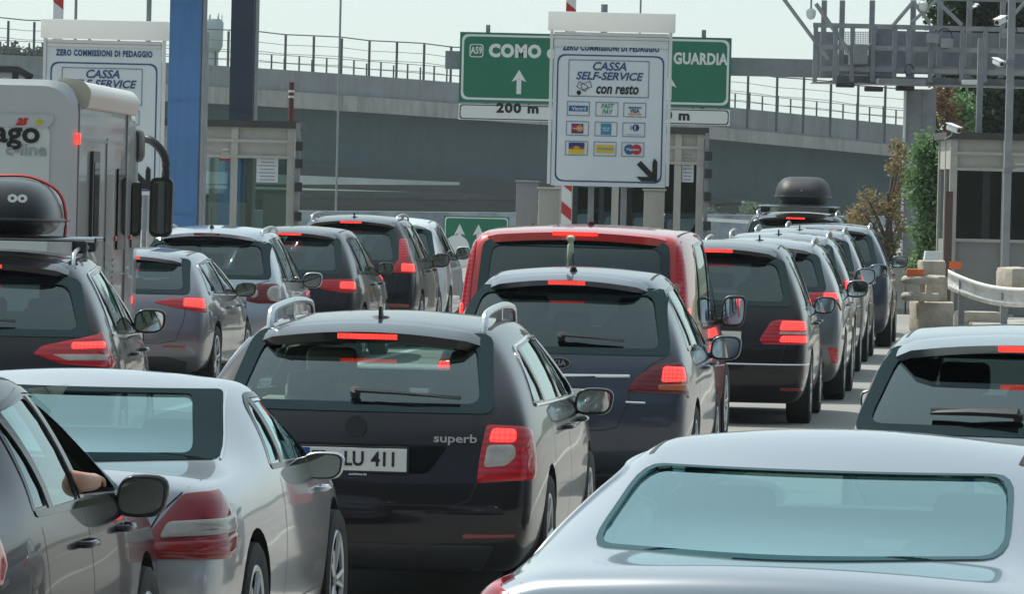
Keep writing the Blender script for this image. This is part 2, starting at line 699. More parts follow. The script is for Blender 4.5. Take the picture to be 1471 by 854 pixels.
def keep_normals(nm, src):
    """Give the cut body the smooth normals of the uncut skin; flat normals on the cut edges."""
    from mathutils.interpolate import poly_3d_calc
    bm = bmesh.new(); bm.from_mesh(src); bm.normal_update(); bm.faces.ensure_lookup_table()
    t = BVHTree.FromBMesh(bm)
    cache = {}
    nm.polygons.foreach_set('use_smooth', [True] * len(nm.polygons))
    out = [(0.0, 0.0, 0.0)] * len(nm.loops)
    vco = nm.vertices
    lv = [0] * len(nm.loops)
    nm.loops.foreach_get('vertex_index', lv)
    for p in nm.polygons:
        if p.material_index == 0:
            for li in p.loop_indices:
                vi = lv[li]
                n = cache.get(vi)
                if n is None:
                    h, n0, fi, d_ = t.find_nearest(vco[vi].co)
                    f = bm.faces[fi]
                    w = poly_3d_calc([v.co for v in f.verts], h)
                    n = Vector((0, 0, 0))
                    for v, ww in zip(f.verts, w): n += v.normal * ww
                    n = n.normalized() if n.length > 1e-6 else n0
                    cache[vi] = n
                out[li] = n
        else:
            for li in p.loop_indices: out[li] = p.normal.copy()
    nm.normals_split_custom_set([tuple(n) for n in out])
    bm.free()


def mb_mesh(mb, recalc=True):
    me = bpy.data.meshes.new('mb')
    me.from_pydata([tuple(v) for v in mb.v], [], mb.f)
    if recalc:
        bm = bmesh.new(); bm.from_mesh(me)
        bmesh.ops.recalc_face_normals(bm, faces=bm.faces[:])
        bm.to_mesh(me); bm.free()
    return me


class Surf:
    """Places shapes on a car's skin."""
    def __init__(self, me, W, yc):
        bm = bmesh.new(); bm.from_mesh(me)
        self.t = BVHTree.FromBMesh(bm)
        bm.free()
        self.W, self.yc = W, yc
        self.Wc = W - .15

    def cast(self, o, d):
        o, d = Vector(o), Vector(d).normalized()
        h = self.t.ray_cast(o, d)
        if h[0] is None:
            return None, None
        n = h[1]
        if n.dot(d) > 0: n = -n
        return h[0], n

    def rear(self, p, z):
        """p runs across the rear, round the corner and forward along the side."""
        s = 1 if p >= 0 else -1
        a = abs(p)
        if a <= self.Wc:
            h, n = self.cast((p, -2, z), (0, 1, 0))
        else:
            t = a - self.Wc
            if t <= .236:
                th = t / .15
                d = Vector((s * math.sin(th), -math.cos(th), 0))
                o = Vector((s * self.Wc, self.yc, z)) + d * 1.5
                h, n = self.cast(o, -d)
            else:
                h, n = self.cast((s * 3, self.yc + t - .236, z), (-s, 0, 0))
        if h is None:
            h, n = self.t.find_nearest(Vector((p, 0.1, z)))[:2]
            if n.y > 0: n = -n
        return h, n

    def side(self, y, z, s=1):
        h, n = self.cast((s * 3, y, z), (-s, 0, 0))
        if h is None:
            h, n = self.t.find_nearest(Vector((s * self.W, y, z)))[:2]
        return h, n

    def top(self, x, y):
        h, n = self.cast((x, y, 4), (0, 0, -1))
        return h, n


def smooth_n(fn, a, b):
    return fn(a, b)


def patch(name, fn, poly, mat_, parent, off=.006, bulge=.006, r=.02, edge=-.004, step=.035):
    """Lens or panel pillowed over the skin. fn maps 2D to (point, normal)."""
    P = densify(round_poly(poly, r, 3), step)
    n = len(P)
    c = sum(P, Vector((0, 0))) / n
    rings = [(1.0, edge), (0.995, off), (.90, off + bulge * .7), (.7, off + bulge), (.45, off + bulge), (.2, off + bulge)]
    vs, fs = [], []
    for k, (q, o) in enumerate(rings):
        for p in P:
            a = c + (p - c) * q
            h, nn = fn(a.x, a.y)
            vs.append(h + nn * o)
    h, nn = fn(c.x, c.y)
    vs.append(h + nn * (off + bulge))
    for k in range(len(rings) - 1):
        for i in range(n):
            j = (i + 1) % n
            fs.append((k * n + i, k * n + j, (k + 1) * n + j, (k + 1) * n + i))
    k = len(rings) - 1
    for i in range(n):
        fs.append((k * n + i, k * n + (i + 1) % n, len(vs) - 1))
    o = mesh_ob(name, vs, fs, mat_, parent, None, True, None, 35)
    return o


def band(name, fn, outer, inner, mat_, parent, off=.002, step=.02, r=.07):
    """Ring of trim between two outlines of equal corner count."""
    A = densify(round_poly(outer, r, 4), 10)
    B = densify(round_poly(inner, r, 4), 10)
    vs, fs = [], []

    def sub(L):
        out = []
        N = len(L)
        for i in range(N):
            a, b = L[i], L[(i + 1) % N]
            k = max(1, min(70, int((A[(i + 1) % N] - A[i]).length / step)))
            for j in range(k):
                out.append(a.lerp(b, j / k))
        return out
    A2, B2 = sub(A), sub(B)
    n = len(A2)
    for q in (0, .0001, .2, .4, .6, .8, .9999, 1):
        for i in range(n):
            p = A2[i].lerp(B2[i], q)
            h, nn = fn(p.x, p.y)
            o = -.004 if q in (0, 1) else off
            vs.append(h + nn * o)
    for k in range(7):
        for i in range(n):
            j = (i + 1) % n
            fs.append((k * n + i, k * n + j, (k + 1) * n + j, (k + 1) * n + i))
    return mesh_ob(name, vs, fs, mat_, parent, None, True, None, 35)


def strip(mb, fn, pts, w, off=.0015, closed=False, mi=0):
    """Thin ribbon (shut line, crease trim) lying on the skin."""
    P = densify(pts, .03, closed)
    n = len(P)
    vs, fs = [], []
    for i in range(n):
        a = P[(i - 1) % n] if (closed or i > 0) else P[i]
        b = P[(i + 1) % n] if (closed or i < n - 1) else P[i]
        t = (b - a)
        if t.length < 1e-6: t = Vector((1, 0))
        t.normalize()
        m = Vector((-t.y, t.x)) * w / 2
        for s in (-1, 1):
            h, nn = fn(P[i].x + m.x * s, P[i].y + m.y * s)
            vs.append(h + nn * off)
    for i in range(n if closed else n - 1):
        j = (i + 1) % n
        fs.append((2 * i, 2 * j, 2 * j + 1, 2 * i + 1))
    mb.add(vs, fs, mi)
    return mb


def trim_tube(mb, fn, pts, r, off=.0, closed=False, mi=0, flat=1.0):
    P = densify(pts, .05, closed)
    if closed: P.append(P[0])
    L = []
    for p in P:
        h, nn = fn(p.x, p.y)
        L.append(h + nn * off)
    mb.tube(L, r, 6, mi, flat=flat)
    return mb


def window(name, fn, poly, mat_, parent, inset=.005, margin=.03, step=.045):
    P = [Vector(p) for p in poly]
    c = sum(P, Vector((0, 0))) / len(P)
    E = []
    for p in P:
        d = p - c
        E.append(c + d * (1 + margin / max(d.length, .05)))
    x0, x1 = min(p.x for p in E), max(p.x for p in E)
    y0, y1 = min(p.y for p in E), max(p.y for p in E)
    nx, ny = max(3, int((x1 - x0) / step)), max(3, int((y1 - y0) / step))
    idx, vs, fs = {}, [], []

    def vi(i, j):
        if (i, j) not in idx:
            h, nn = fn(x0 + (x1 - x0) * i / nx, y0 + (y1 - y0) * j / ny)
            idx[(i, j)] = len(vs)
            vs.append(h - nn * inset)
        return idx[(i, j)]
    for i in range(nx):
        for j in range(ny):
            q = [(x0 + (x1 - x0) * (i + a) / nx, y0 + (y1 - y0) * (j + b) / ny) for a in (0, 1, .5) for b in (0, 1, .5)]
            if any(inside(p, E) for p in q):
                fs.append((vi(i, j), vi(i + 1, j), vi(i + 1, j + 1), vi(i, j + 1)))
    return mesh_ob(name, vs, fs, mat_, parent, None, True)


# shared wheel meshes
def wheel_meshes():
    t = MB()
    prof = [(.200, .085), (.25, .105), (.300, .112), (.322, .098), (.328, .05), (.328, -.05), (.322, -.098), (.300, -.112), (.25, -.105), (.200, -.085)]
    n = 36
    vs, fs = [], []
    for k in range(n):
        a = 2 * math.pi * k / n
        for r, x in prof:
            vs.append((x, r * math.cos(a), r * math.sin(a)))
    m = len(prof)
    for k in range(n):
        for j in range(m):
            fs.append((k * m + j, ((k + 1) % n) * m + j, ((k + 1) % n) * m + (j + 1) % m, k * m + (j + 1) % m))
    t.add(vs, fs)
    r = MB()
    prof = [(.232, .098), (.225, .105), (.205, .098), (.195, .04), (.195, -.09), (.21, -.09)]
    vs, fs = [], []
    for k in range(n):
        a = 2 * math.pi * k / n
        for rr, x in prof:
            vs.append((x, rr * math.cos(a), rr * math.sin(a)))
    m = len(prof)
    for k in range(n):
        for j in range(m - 1):
            fs.append((k * m + j, ((k + 1) % n) * m + j, ((k + 1) % n) * m + j + 1, k * m + j + 1))
    r.add(vs, fs)
    for s in range(5):
        for q in (-.16, .16):
            a = 2 * math.pi * s / 5
            d0 = Vector((.085, math.cos(a + q * .4) * .05, math.sin(a + q * .4) * .05))
            d1 = Vector((.095, math.cos(a + q) * .205, math.sin(a + q) * .205))
            r.tube([d0, d1], .014, 6)
    r.cyl((.02, 0, 0), (.095, 0, 0), .05, 16)
    r.cyl((.0, 0, 0), (.02, 0, 0), .17, 24, mi=1)
    to = t.build('tyre', M_TYRE, None, True, 50)
    ro = r.build('rim', [M_RIM, M_RUB], None, True, 40)
    a, b = to.data, ro.data
    bpy.data.objects.remove(to); bpy.data.objects.remove(ro)
    return a, b


TYRE_ME, RIM_ME = wheel_meshes()


def add_wheels(root, W, yr, yf, rad=.328, rear_only=False):
    for y in (yr, yf):
        for s in (1, -1):
            t = bpy.data.objects.new('wheel', TYRE_ME)
            link(t, root)
            k = rad / .328
            t.scale = (s, k, k)
            t.location = (s * (W - .125), y, rad)
            link(bpy.data.objects.new('rim', RIM_ME), t)


def hatch_st(L, W, H, zb, rake, belt=.93, roof=.66, ytop=None, ycowl=None, hood=.16, wr0=None, yb0=.10, zrb=.10, tuck=0.0):
    """Stations of a wagon, hatchback, SUV or van body."""
    k = L / 4.8
    ytop = ytop or L - 2.1 * k
    ycowl = ycowl or L - 1.15 * k
    wb, wr = W * belt, W * roof
    w0 = wr0 or wr * .97
    st = [
        (0, yb0, rake, zb, H - zrb - .045, wb * .955, w0 * .96),
        (.16, yb0 + .12, rake + .10, zb, H - .085, wb * .985, w0),
        (.60, yb0 + .55, rake + .50, zb - .005, H - .065, wb * 1.01, wr),
        (1.45 * k, 1.45 * k, max(rake + .9, 1.5 * k), zb - .015, H - .05, wb * 1.02, wr * 1.01),
        (2.1 * k, 2.1 * k, 2.15 * k, zb - .03, H - .05, wb * 1.02, wr * 1.01),
        (2.9 * k, 2.95 * k, ytop, zb - .045, H - .085, wb * 1.02, wr * .97),
        (3.45 * k, 3.5 * k, ycowl, zb - .06, zb + .03, wb * 1.01, W * .74),
        (L - .75 * k, L - .75 * k, L - .75 * k, zb - .11, zb - .04, wb * .99, W * .68),
        (L - .2, L - .2, L - .22, zb - hood - .1, zb - hood - .03, wb * .92, W * .6),
        (L, L - .03, L - .06, zb - hood - .2, zb - hood - .16, wb * .80, W * .52),
    ]
    crown = [.045, .05, .05, .05, .05, .045, .03, .035, .03, .02]
    bk = [1, .55, .15, 0, 0, -.6, -1.2, -.4, -.8, -1.4]
    return st, crown, bk


def sedan_st(L, W, H, deck, ygl, ytr, belt=.93, roof=.63, ytop=None, ycowl=None, hood=.14, zb=None, lip=0.0, pb=.715):
    k = L / 4.8
    ytop = ytop or L - 2.25 * k
    ycowl = ycowl or L - 1.25 * k
    zb = zb or deck - .05
    wb, wr = W * belt, W * roof
    st = [
        (0, .07, .09, zb - .03, deck - .015 + lip, wb * .94, W * .70),
        (.17, .20, .24, zb - .01, deck + .0 + lip, wb * .98, W * .72),
        (.50, .50, ygl - .12, zb, deck + .012, wb * 1.0, W * .74),
        (ygl + .05, ygl + .12, ygl + .22, zb + .02, deck + .085, wb * 1.01, W * pb),
        ((ygl + ytr) / 2 + .1, (ygl + ytr) / 2 + .1, ytr, zb + .015, H - .085, wb * 1.02, wr),
        (ytr + .35, ytr + .35, ytr + .45, zb + .0, H - .055, wb * 1.02, wr * 1.01),
        (ytop + .2, ytop + .3, ytop, zb - .02, H - .085, wb * 1.02, wr * .98),
        (ycowl - .1, ycowl - .05, ycowl, zb - .04, zb + .03, wb * 1.0, W * .72),
        (L - .75 * k, L - .75 * k, L - .75 * k, zb - .09, zb - .03, wb * .99, W * .66),
        (L - .2, L - .2, L - .22, zb - hood - .1, zb - hood - .04, wb * .92, W * .58),
        (L, L - .03, L - .06, zb - hood - .2, zb - hood - .17, wb * .80, W * .5),
    ]
    crown = [.03, .035, .035, .03, .05, .05, .045, .03, .035, .03, .02]
    bk = [.8, .4, .6, .8, .6, 0, -.6, -1.2, -.4, -.8, -1.4]
    return st, crown, bk


def smooth_path(pts, n=5):
    """Catmull-Rom through the points."""
    P = [Vector(p) for p in pts]
    out = []
    for i in range(len(P) - 1):
        p0, p1, p2, p3 = P[max(i - 1, 0)], P[i], P[i + 1], P[min(i + 2, len(P) - 1)]
        for k in range(n):
            t = k / n
            out.append(0.5 * ((2 * p1) + (p2 - p0) * t + (2 * p0 - 5 * p1 + 4 * p2 - p3) * t * t + (3 * p1 - p0 - 3 * p2 + p3) * t ** 3))
    out.append(P[-1])
    return out


def make_mirror(root, s, x, y, z, mat_, size=(.24, .12, .165), arm=.10, squar=3.0, glassm_=None, tilt=0.0):
    """Door mirror: shell, glass, foot."""
    nx, ny = 20, 12
    vs, fs = [], []
    a, b, c = size[0] / 2, size[1] / 2 * 1.2, size[2] / 2

    def se(v, e):
        return math.copysign(abs(v) ** e, v)
    for i in range(ny + 1):
        ph = -math.pi / 2 + math.pi * i / ny
        for j in range(nx):
            th = 2 * math.pi * j / nx
            e = 2.0 / squar
            X = a * se(math.cos(th), e) * se(math.cos(ph), .75)
            Z = c * se(math.sin(th), e) * se(math.cos(ph), .75)
            Y = b * math.sin(ph)
            if Y < -b * .35: Y = -b * .35 + (Y + b * .35) * .1
            X += s * .012 * (Z / c)
            vs.append((X, Y, Z))
    for i in range(ny):
        for j in range(nx):
            fs.append((i * nx + j, i * nx + (j + 1) % nx, (i + 1) * nx + (j + 1) % nx, (i + 1) * nx + j))
    cx = x + s * (arm + a)
    sh = MB().add([Vector(v) + Vector((cx, y, z)) for v in vs], fs)
    # foot
    sh.tube([(x - s * .06, y + .07, z - c * .75), (x + s * arm * .6, y + .02, z - c * .62), (cx - s * a * .3, y, z - c * .55)], .03, 8, rs=[.045, .032, .03], flat=.8)
    o = sh.build('mirror', mat_, root, True, 50)
    g = MB()
    P = []
    for j in range(24):
        th = 2 * math.pi * j / 24
        P.append((cx + a * .84 * se(math.cos(th), 2 / squar) + s * .012 * math.sin(th), y - b * .40 - .006 - .02 * math.cos(th) * s * 0.2, z + c * .80 * se(math.sin(th), 2 / squar)))
    bz = MB()
    bz.prism([(p[0] + (p[0] - cx) * .10, y - b * .36, p[2] + (p[2] - z) * .12) for p in P], None, (0, -.008, 0))
    bz.build('mirror_bezel', M_PLAS, o)
    g.prism([(p[0], y - b * .36 - .008, p[2]) for p in P], None, (0, -.003, 0))
    g.build('mirror_glass', glassm_ or M_MIRR, o)
    return o


def make_seats(root, y, zf, W, H, mat_, rear_y=None, heads=(1, 1), driver=False):
    for s in (-1, 1):
        m = MB()
        x = s * W * .42
        rot = Matrix.Rotation(R(-14), 3, 'X').inverted()
        top = H - .30 - zf          # headrest centre above the floor of the cabin
        m.bbox((x, y, zf + top * .44), (.50, .13, top * .86), .05, Matrix.Rotation(R(12), 3, 'X'))
        m.bbox((x, y + .28, zf + .08), (.50, .52, .14), .05)
        o = m.build('front_seat', mat_, root, True)
        h = MB().bbox((x, y - .09, zf + top), (.27, .10, .17), .04, Matrix.Rotation(R(8), 3, 'X'))
        h.cyl((x - .06, y - .07, zf + top - .14), (x - .06, y - .09, zf + top - .04), .008, 6)
        h.cyl((x + .06, y - .07, zf + top - .14), (x + .06, y - .09, zf + top - .04), .008, 6)
        h.build('headrest', mat_, o, True)
    if rear_y is not None:
        m = MB()
        m.bbox((0, rear_y, zf + top * .38), (W * 1.45, .14, top * .74), .05, Matrix.Rotation(R(14), 3, 'X'))
        o = m.build('rear_bench', mat_, root, True)
        for x in (-W * .42, 0, W * .42):
            h = MB().bbox((x, rear_y - .10, zf + top - .08), (.25, .09, .14), .035)
            h.build('headrest', mat_, o, True)


def add_plate(root, S, z, x=0.0, txt=None, w=.52, h=.112, ya=None, ital=True):
    hp, n = S.rear(x, z)
    y = min(S.rear(x + dx, z + dz)[0].y for dx in (-w / 2, 0, w / 2) for dz in (-h / 2, h / 2)) - .006
    m = MB().bbox((x, y, z), (w + .02, .012, h + .02), .004)
    o = m.build('plate_holder', M_INK, root)
    b = MB().bbox((x, y - .009, z), (w, .006, h), .002)
    p = b.build('number_plate', M_PLATE, root)
    MB().box((x - w / 2 + .021, y - .0135, z), (.040, .002, h - .004)).build('country_strip', M_PBLUE, p)
    if txt:
        for (s, xo, sz) in txt:
            text('plate_lettering', s, sz, M_INK, p, (x + xo, y - .0135, z), align='CENTER', bold=.0025, sx=.88, space=1.0)
    return p, y


def make_car(c):
    """c: dictionary that describes one car."""
    L, W, H = c['L'], c['W'], c['H']
    d = c['d']
    loc = at(c['px'], c['py'], d)
    root = empty(c['name'], (loc.x, loc.y, c.get('gz', 0.0)), -R(c['yaw']))
    tag(root, c['label'], c['cat'], c.get('group'))
    kind = c.get('kind', 'hatch')
    if kind == 'hatch':
        st, crown, bk = hatch_st(L, W, H, c['zb'], c['rake'], **c.get('st', {}))
    else:
        st, crown, bk = sedan_st(L, W, H, c['deck'], c['ygl'], c['ytr'], **c.get('st', {}))
    ro = c.get('rearoff', [.16, .05, 0.0, .05])
    me = body_mesh(st, W, c.get('zf', .2), ro, c.get('bulge', .11), crown, bk, c.get('sub', 2))
    S = Surf(me, W, c.get('yc', .27))
    src_me = me.copy()
    body_mat = c['paint']
    me.materials.append(body_mat)
    me.polygons.foreach_set('use_smooth', [True] * len(me.polygons))
    k = L / 4.8
    yrw = c.get('yrw', .95 * k); yfw = c.get('yfw', yrw + 2.76 * k)
    rad = c.get('rad', .328)
    # cutters
    zb = c['zb'] if kind == 'hatch' else (c['st'].get('zb', c['deck'] - .05) if c.get('st') else c['deck'] - .05)
    y0 = .14 if kind == 'hatch' else c['ygl'] - .25
    cav = cavity_mesh(me, y0, c.get('ycav', 3.35 * k), zb - .42, .05)
    arch = MB()
    for y in (yrw, yfw):
        for s in (-1, 1):
            arch.cyl((s * (W - .27), y, rad + .01), (s * (W + .2), y, rad + .01), rad + .045, 28)
    win = MB()
    side_polys = [round_poly(p, .05, 3) for p in c['side']]
    for P in side_polys:
        win.prism([(-2, p.x, p.y) for p in P], None, (4, 0, 0))
    # rear glass: outline in (x, z); cut along y
    rg = round_poly(c['glass'], c.get('grad', .07), 4)
    yint = c.get('ycut', c.get('rake', 0) + .25)
    rc = MB().prism([(p.x, -.5, p.y) for p in rg], None, (0, .5 + yint, 0))
    # windscreen
    zt = H - .20
    ws = round_poly([(-W * .70, zb + .10), (W * .70, zb + .10), (W * .56, H - .13), (-W * .56, H - .13)], .08, 3)
    wy = c.get('wsy', L - 2.0 * k)
    wc = MB().prism([(p.x, wy, p.y) for p in ws], None, (0, L + .5 - wy, 0))
    sm = mb_mesh(arch)
    nm = apply_bools(me, [(cav, M_INT), (sm, M_RUB), (mb_mesh(win), M_RUB), (mb_mesh(rc), M_RUB), (mb_mesh(wc), M_RUB)], c['name'])
    nm.name = 'body'
    keep_normals(nm, src_me)
    body = bpy.data.objects.new('body', nm)
    link(body, root)

    def fr(a, b):
        return S.rear(a, b)

    def fs_(s):
        return lambda a, b: S.side(a, b, s)

    def ffront(a, b):
        h, n = S.cast((a, L + 1.5, b), (0, -1, 0))
        if h is None: h, n = Vector((a, L - 1.5, b)), Vector((0, 1, 0))
        return h, n
    gm = c.get('gmat', G_CLEAR)
    smat = c.get('smat', gm)

    def fglass(a, b):
        h, n = S.cast((a, -2, b), (0, 1, 0))
        if h is None: return S.t.find_nearest(Vector((a, .6, b)))[:2]
        return h, n
    window('rear_window', fglass, rg, gm, root, margin=.03)
    window('windscreen', ffront, ws, G_CLEAR, root, margin=.03, step=.08)
    for i_, P in enumerate(side_polys):
        for s in (-1, 1):
            if (s, i_) in c.get('open', []): continue
            window('side_window', fs_(s), P, smat, root, step=.08)
    if c.get('frit'):
        band('window_surround', fglass, c['frit'], c['glass'], c.get('fritmat', M_FRIT_D), root, .0045, r=c.get('grad', .07))
        if c.get('gtrim'):
            for q in (1, -1):
                trim_tube(MB(), fglass, [(c['frit'][1][0] * q * 1.008, c['frit'][1][1]), (c['frit'][2][0] * q * 1.008, c['frit'][2][1])], .006, .002).build('window_trim', M_CHROME, root, True)
    # side window surround and pillars
    if c.get('dlo'):
        D = c['dlo']
        for s in (-1, 1):
            m = MB()
            strip(m, fs_(s), round_poly(D, .05, 3), .022, .004, True)
            for (a, b) in c.get('pillars', []):
                strip(m, fs_(s), [a, b], .085, .0045)
            m.build('window_frame', M_TRIM, root)
            if c.get('chrome'):
                m = MB()
                P = [p + (p - Vector((1.5, zb + .2))).normalized() * .022 for p in round_poly(D, .07, 3)]
                trim_tube(m, fs_(s), P, .009, .004, True)
                m.build('window_trim', M_CHROME, root, True)
    # shut lines
    for pl in c.get('seams', []):
        if pl[-1][0] == 0:
            pl = list(pl) + [(-a_, b_) for a_, b_ in pl[-2::-1]]
            strip(MB_ := MB(), fr, pl, .007, .0012).build('shut_line', M_INK, body)
        else:
            for q in (1, -1):
                strip(MB(), fr, [(a_ * q, b_) for a_, b_ in pl], .007, .0012).build('shut_line', M_INK, body)
    # roof gutters
    ya_ = (c['rake'] + .30) if kind == 'hatch' else c['ytr'] + .05
    xg = st[3][6] * .90 if kind == 'hatch' else st[5][6] * .93
    for q in ((1, -1) if c.get('gutter', True) else ()):
        strip(MB(), lambda a_, b_: S.top(a_, b_), [(xg * q, ya_), (xg * q, L - 2.35 * k)], .016, .0015).build('roof_gutter', M_RUB, body)
    yd = [1.15 * k + .05, 2.15 * k, 3.15 * k]
    if c.get('doors'): yd = c['doors']
    for s in (-1, 1):
        m = MB()
        strip(m, fs_(s), [(yd[0], .34), (yd[-1], .34)], .007, .0012)
        for y in yd:
            strip(m, fs_(s), [(y, zb - .03), (y + .01, .62), (y, .338)], .007, .0012)
        m.build('shut_line', M_INK, body)
    for y in yd[1:]:
        for s in (-1, 1):
            h, n = S.side(y - .9 * k * .22, zb - .13, s)
            hh = MB().tube(smooth_path([h + Vector((0, -.09, 0)), h + Vector((s * .035, -.07, .0)), h + Vector((s * .04, 0.07, 0)), h + Vector((0, .09, 0))], 3), .013, 8)
            hh.build('door_handle', c.get('handle', body_mat), root, True)
    # dark lower panels
    for nm_, poly, mt in c.get('panels', []):
        patch(nm_, fr, poly, mt, root, .004, .003, .03, step=.05)
    # lamps
    for s in (1, -1):
        def f2(a, b, s=s):
            return S.rear(a * s, b)
        first = None
        for i, (nm_, poly, mt, off) in enumerate(c['lamps']):
            o = patch(nm_, f2, poly, mt, first or root, off, .005, c.get('lr', .02))
            if i == 0: first = o
        for nm_, poly, mt in c.get('reflectors', []):
            patch(nm_, f2, poly, mt, root, .003, .002, .01)
    # spoiler with high brake lamp
    if kind == 'hatch':
        sp = c.get('spoiler', {})
        ext, hw, drop, th = sp.get('ext', .14), sp.get('hw', W * .60), sp.get('drop', .035), sp.get('th', .035)
        y0s = c['rake'] + .10
        N = 16
        vs, fs = [], []
        for i in range(N + 1):
            x = -hw + 2 * hw * i / N
            q = 1 - (x / hw) ** 2
            t_ = S.top(x, y0s)[0]
            yy = y0s - .12 - ext * (.55 + .45 * min(1, q * 3)) - c.get('bulge', .11) * q * .9
            zt_ = t_.z
            zr_ = zt_ - drop - .012
            prof = [(y0s, zt_ + .003), ((y0s + yy) / 2, zt_ - drop * .35 + .004), (yy, zr_), (yy + .012, zr_ - th), (yy + .10, zr_ - th - .008), (y0s - .02, zr_ - th - .02)]
            if i in (0, N):
                prof = [(y0s, zt_ - .002), ((y0s + yy) / 2 + .04, zt_ - drop * .5 - .002), (yy + .05, zr_ - .01), (yy + .07, zr_ - th), (yy + .12, zr_ - th - .01), (y0s - .02, zr_ - th - .02)]
            for (y, z) in prof:
                vs.append((x, y, z))
        for i in range(N):
            for j in range(5):
                fs.append((i * 6 + j, i * 6 + j + 1, (i + 1) * 6 + j + 1, (i + 1) * 6 + j))
        fs.append(tuple(range(6))); fs.append(tuple(N * 6 + j for j in range(6))[::-1])
        fm = [(1 if (n_ % 5) >= 3 and n_ < N * 5 else 0) for n_ in range(len(fs))]
        so = mesh_ob('spoiler', vs, fs, [body_mat, M_TRIM], root, fm, True, None, 40)
        bm = bmesh.new(); bm.from_mesh(so.data); bmesh.ops.recalc_face_normals(bm, faces=bm.faces[:]); bm.to_mesh(so.data); bm.free()
        b = c.get('brake', {})
        bw, bh = b.get('w', .15), b.get('h', .022)
        t_ = S.top(0, y0s)[0]
        yy = y0s - .12 - ext - c.get('bulge', .11) * .9
        zc = t_.z - drop - .012 - th * .5 + b.get('dz', 0)
        bb = MB()
        NB = 10
        for i in range(NB):
            x0, x1 = -bw + 2 * bw * i / NB, -bw + 2 * bw * (i + 1) / NB
            q0, q1 = 1 - (x0 / hw) ** 2, 1 - (x1 / hw) ** 2
            ya = yy + c.get('bulge', .11) * .9 * (1 - q0) - .004 + b.get('dy', 0)
            yb_ = yy + c.get('bulge', .11) * .9 * (1 - q1) - .004 + b.get('dy', 0)
            z0_, z1_ = zc - bh / 2, zc + bh / 2
            bb.add([(x0, ya, z0_), (x1, yb_, z0_), (x1, yb_, z1_), (x0, ya, z1_), (x0, ya + .02, z0_), (x1, yb_ + .02, z0_), (x1, yb_ + .02, z1_), (x0, ya + .02, z1_)],
                   [(0, 1, 2, 3), (3, 2, 6, 7), (0, 4, 5, 1)])
        bb.build('high_brake_lamp', c.get('bmat', M_LEDH), so)
    # plate
    if c.get('plate'):
        pz = c['plate']
        add_plate(root, S, pz[0], pz[1] if len(pz) > 1 else 0.0, c.get('ptext'))
    # wiper
    if c.get('wiper'):
        (xa, za), (xb, zb_) = c['wiper']
        ha, na = fglass(xa, za)
        hb, nb = fglass(xb, zb_)
        wn_ = Vector((0, -.9, .43))
        m = MB()
        m.tube([ha + na * .01, ha + na * .05], .026, 10)
        mid = ha.lerp(hb, .55)
        hm, nm2 = fglass(mid.x, mid.z)
        m.tube([ha + na * .045, hm + nm2 * .045, hb + nb * .03], .012, 6, rs=[.022 * c.get('wip', 1), .014 * c.get('wip', 1), .008 * c.get('wip', 1)], flat=.6)
        m.tube([ha.lerp(hb, .18) + na * .028 + Vector((0, 0, .012)), hm + nm2 * .026 + Vector((0, 0, .012)), hb + nb * .022 + Vector((0, 0, .012))], .009 * c.get('wip', 1), 6)
        m.build('wiper', M_PLAS, root, True)
    # roof rails
    if c.get('rails'):
        rr = c['rails']
        ys, ye = rr.get('y0', c['rake'] + .22), rr.get('y1', L - 2.3 * k)
        for s in (-1, 1):
            x = s * rr.get('x', W * st[3][6] / W - .045)
            pts = []
            hh = rr.get('h', .055)
            for t, u in ((0, -.01), (.015, hh * .55), (.06, hh), (.3, hh), (.6, hh), (.92, hh), (.98, hh * .6), (1, -.01)):
                y = ys + (ye - ys) * t
                tp = S.top(x, y)[0]
                pts.append((tp.x, y, tp.z + u))
            m = MB().tube(smooth_path(pts, 4), .019 if d < 32 else .013, 8, flat=1.0)
            for t in (.5,):
                y = ys + (ye - ys) * t
                tp = S.top(x, y)[0]
                m.box((tp.x, y, tp.z + hh / 2), (.03, .06, hh))
            m.build('roof_rail', rr.get('mat', M_ALU), root, True)
    # antenna
    a = c.get('antenna')
    if a:
        tp = S.top(a.get('x', 0), a['y'])[0]
        m = MB()
        if a.get('type') == 'whip':
            m.tube([tp, tp + Vector((0, -.02, .03))], .02, 8, rs=[.028, .015])
            m.tube([tp + Vector((0, -.015, .02)), tp + Vector((0, -.05 - a.get('len', .3) * .3, a.get('len', .3)))], .004, 6)
        else:
            m.tube([tp + Vector((0, 0, -.005)), tp + Vector((0, 0, .008))], .05, 12, rs=[.055, .035])
            P = [(0, -.05, .0), (0, -.045, .055), (0, -.02, .055), (0, .07, .0)]
            m.prism([tp + Vector(p) - Vector((.008, 0, 0)) for p in P], None, (.016, 0, 0))
        m.build('antenna', a.get('mat', M_PLAS), root, True)
    # mirrors
    mm = c.get('mirror', {})
    ym = mm.get('y', 3.05 * k)
    zm = mm.get('z', zb + .055)
    for s in (-1, 1):
        xs = S.side(ym, zm - .04, s)[0].x
        make_mirror(root, s, xs, ym, zm, mm.get('mat', body_mat), mm.get('size', (.22, .12, .155)), mm.get('arm', .03) - .04, mm.get('sq', 3.2))
    sc_ = c.get('seats', {})
    make_seats(root, sc_.get('y', 2.15 * k), zb - .42, W, H, sc_.get('mat', M_SEAT), sc_.get('ry', 1.15 * k if not c.get('two') else None))
    # dashboard
    MB().bbox((0, 3.15 * k, zb - .10), (W * 1.45, .4, .2), .05).build('dashboard', M_INT, root, True)
    add_wheels(root, W, yrw, yfw, rad)
    c['S'] = S
    c['root'] = root
    if c.get('extra'):
        c['extra'](c, root, S, fr, fglass)
    return root

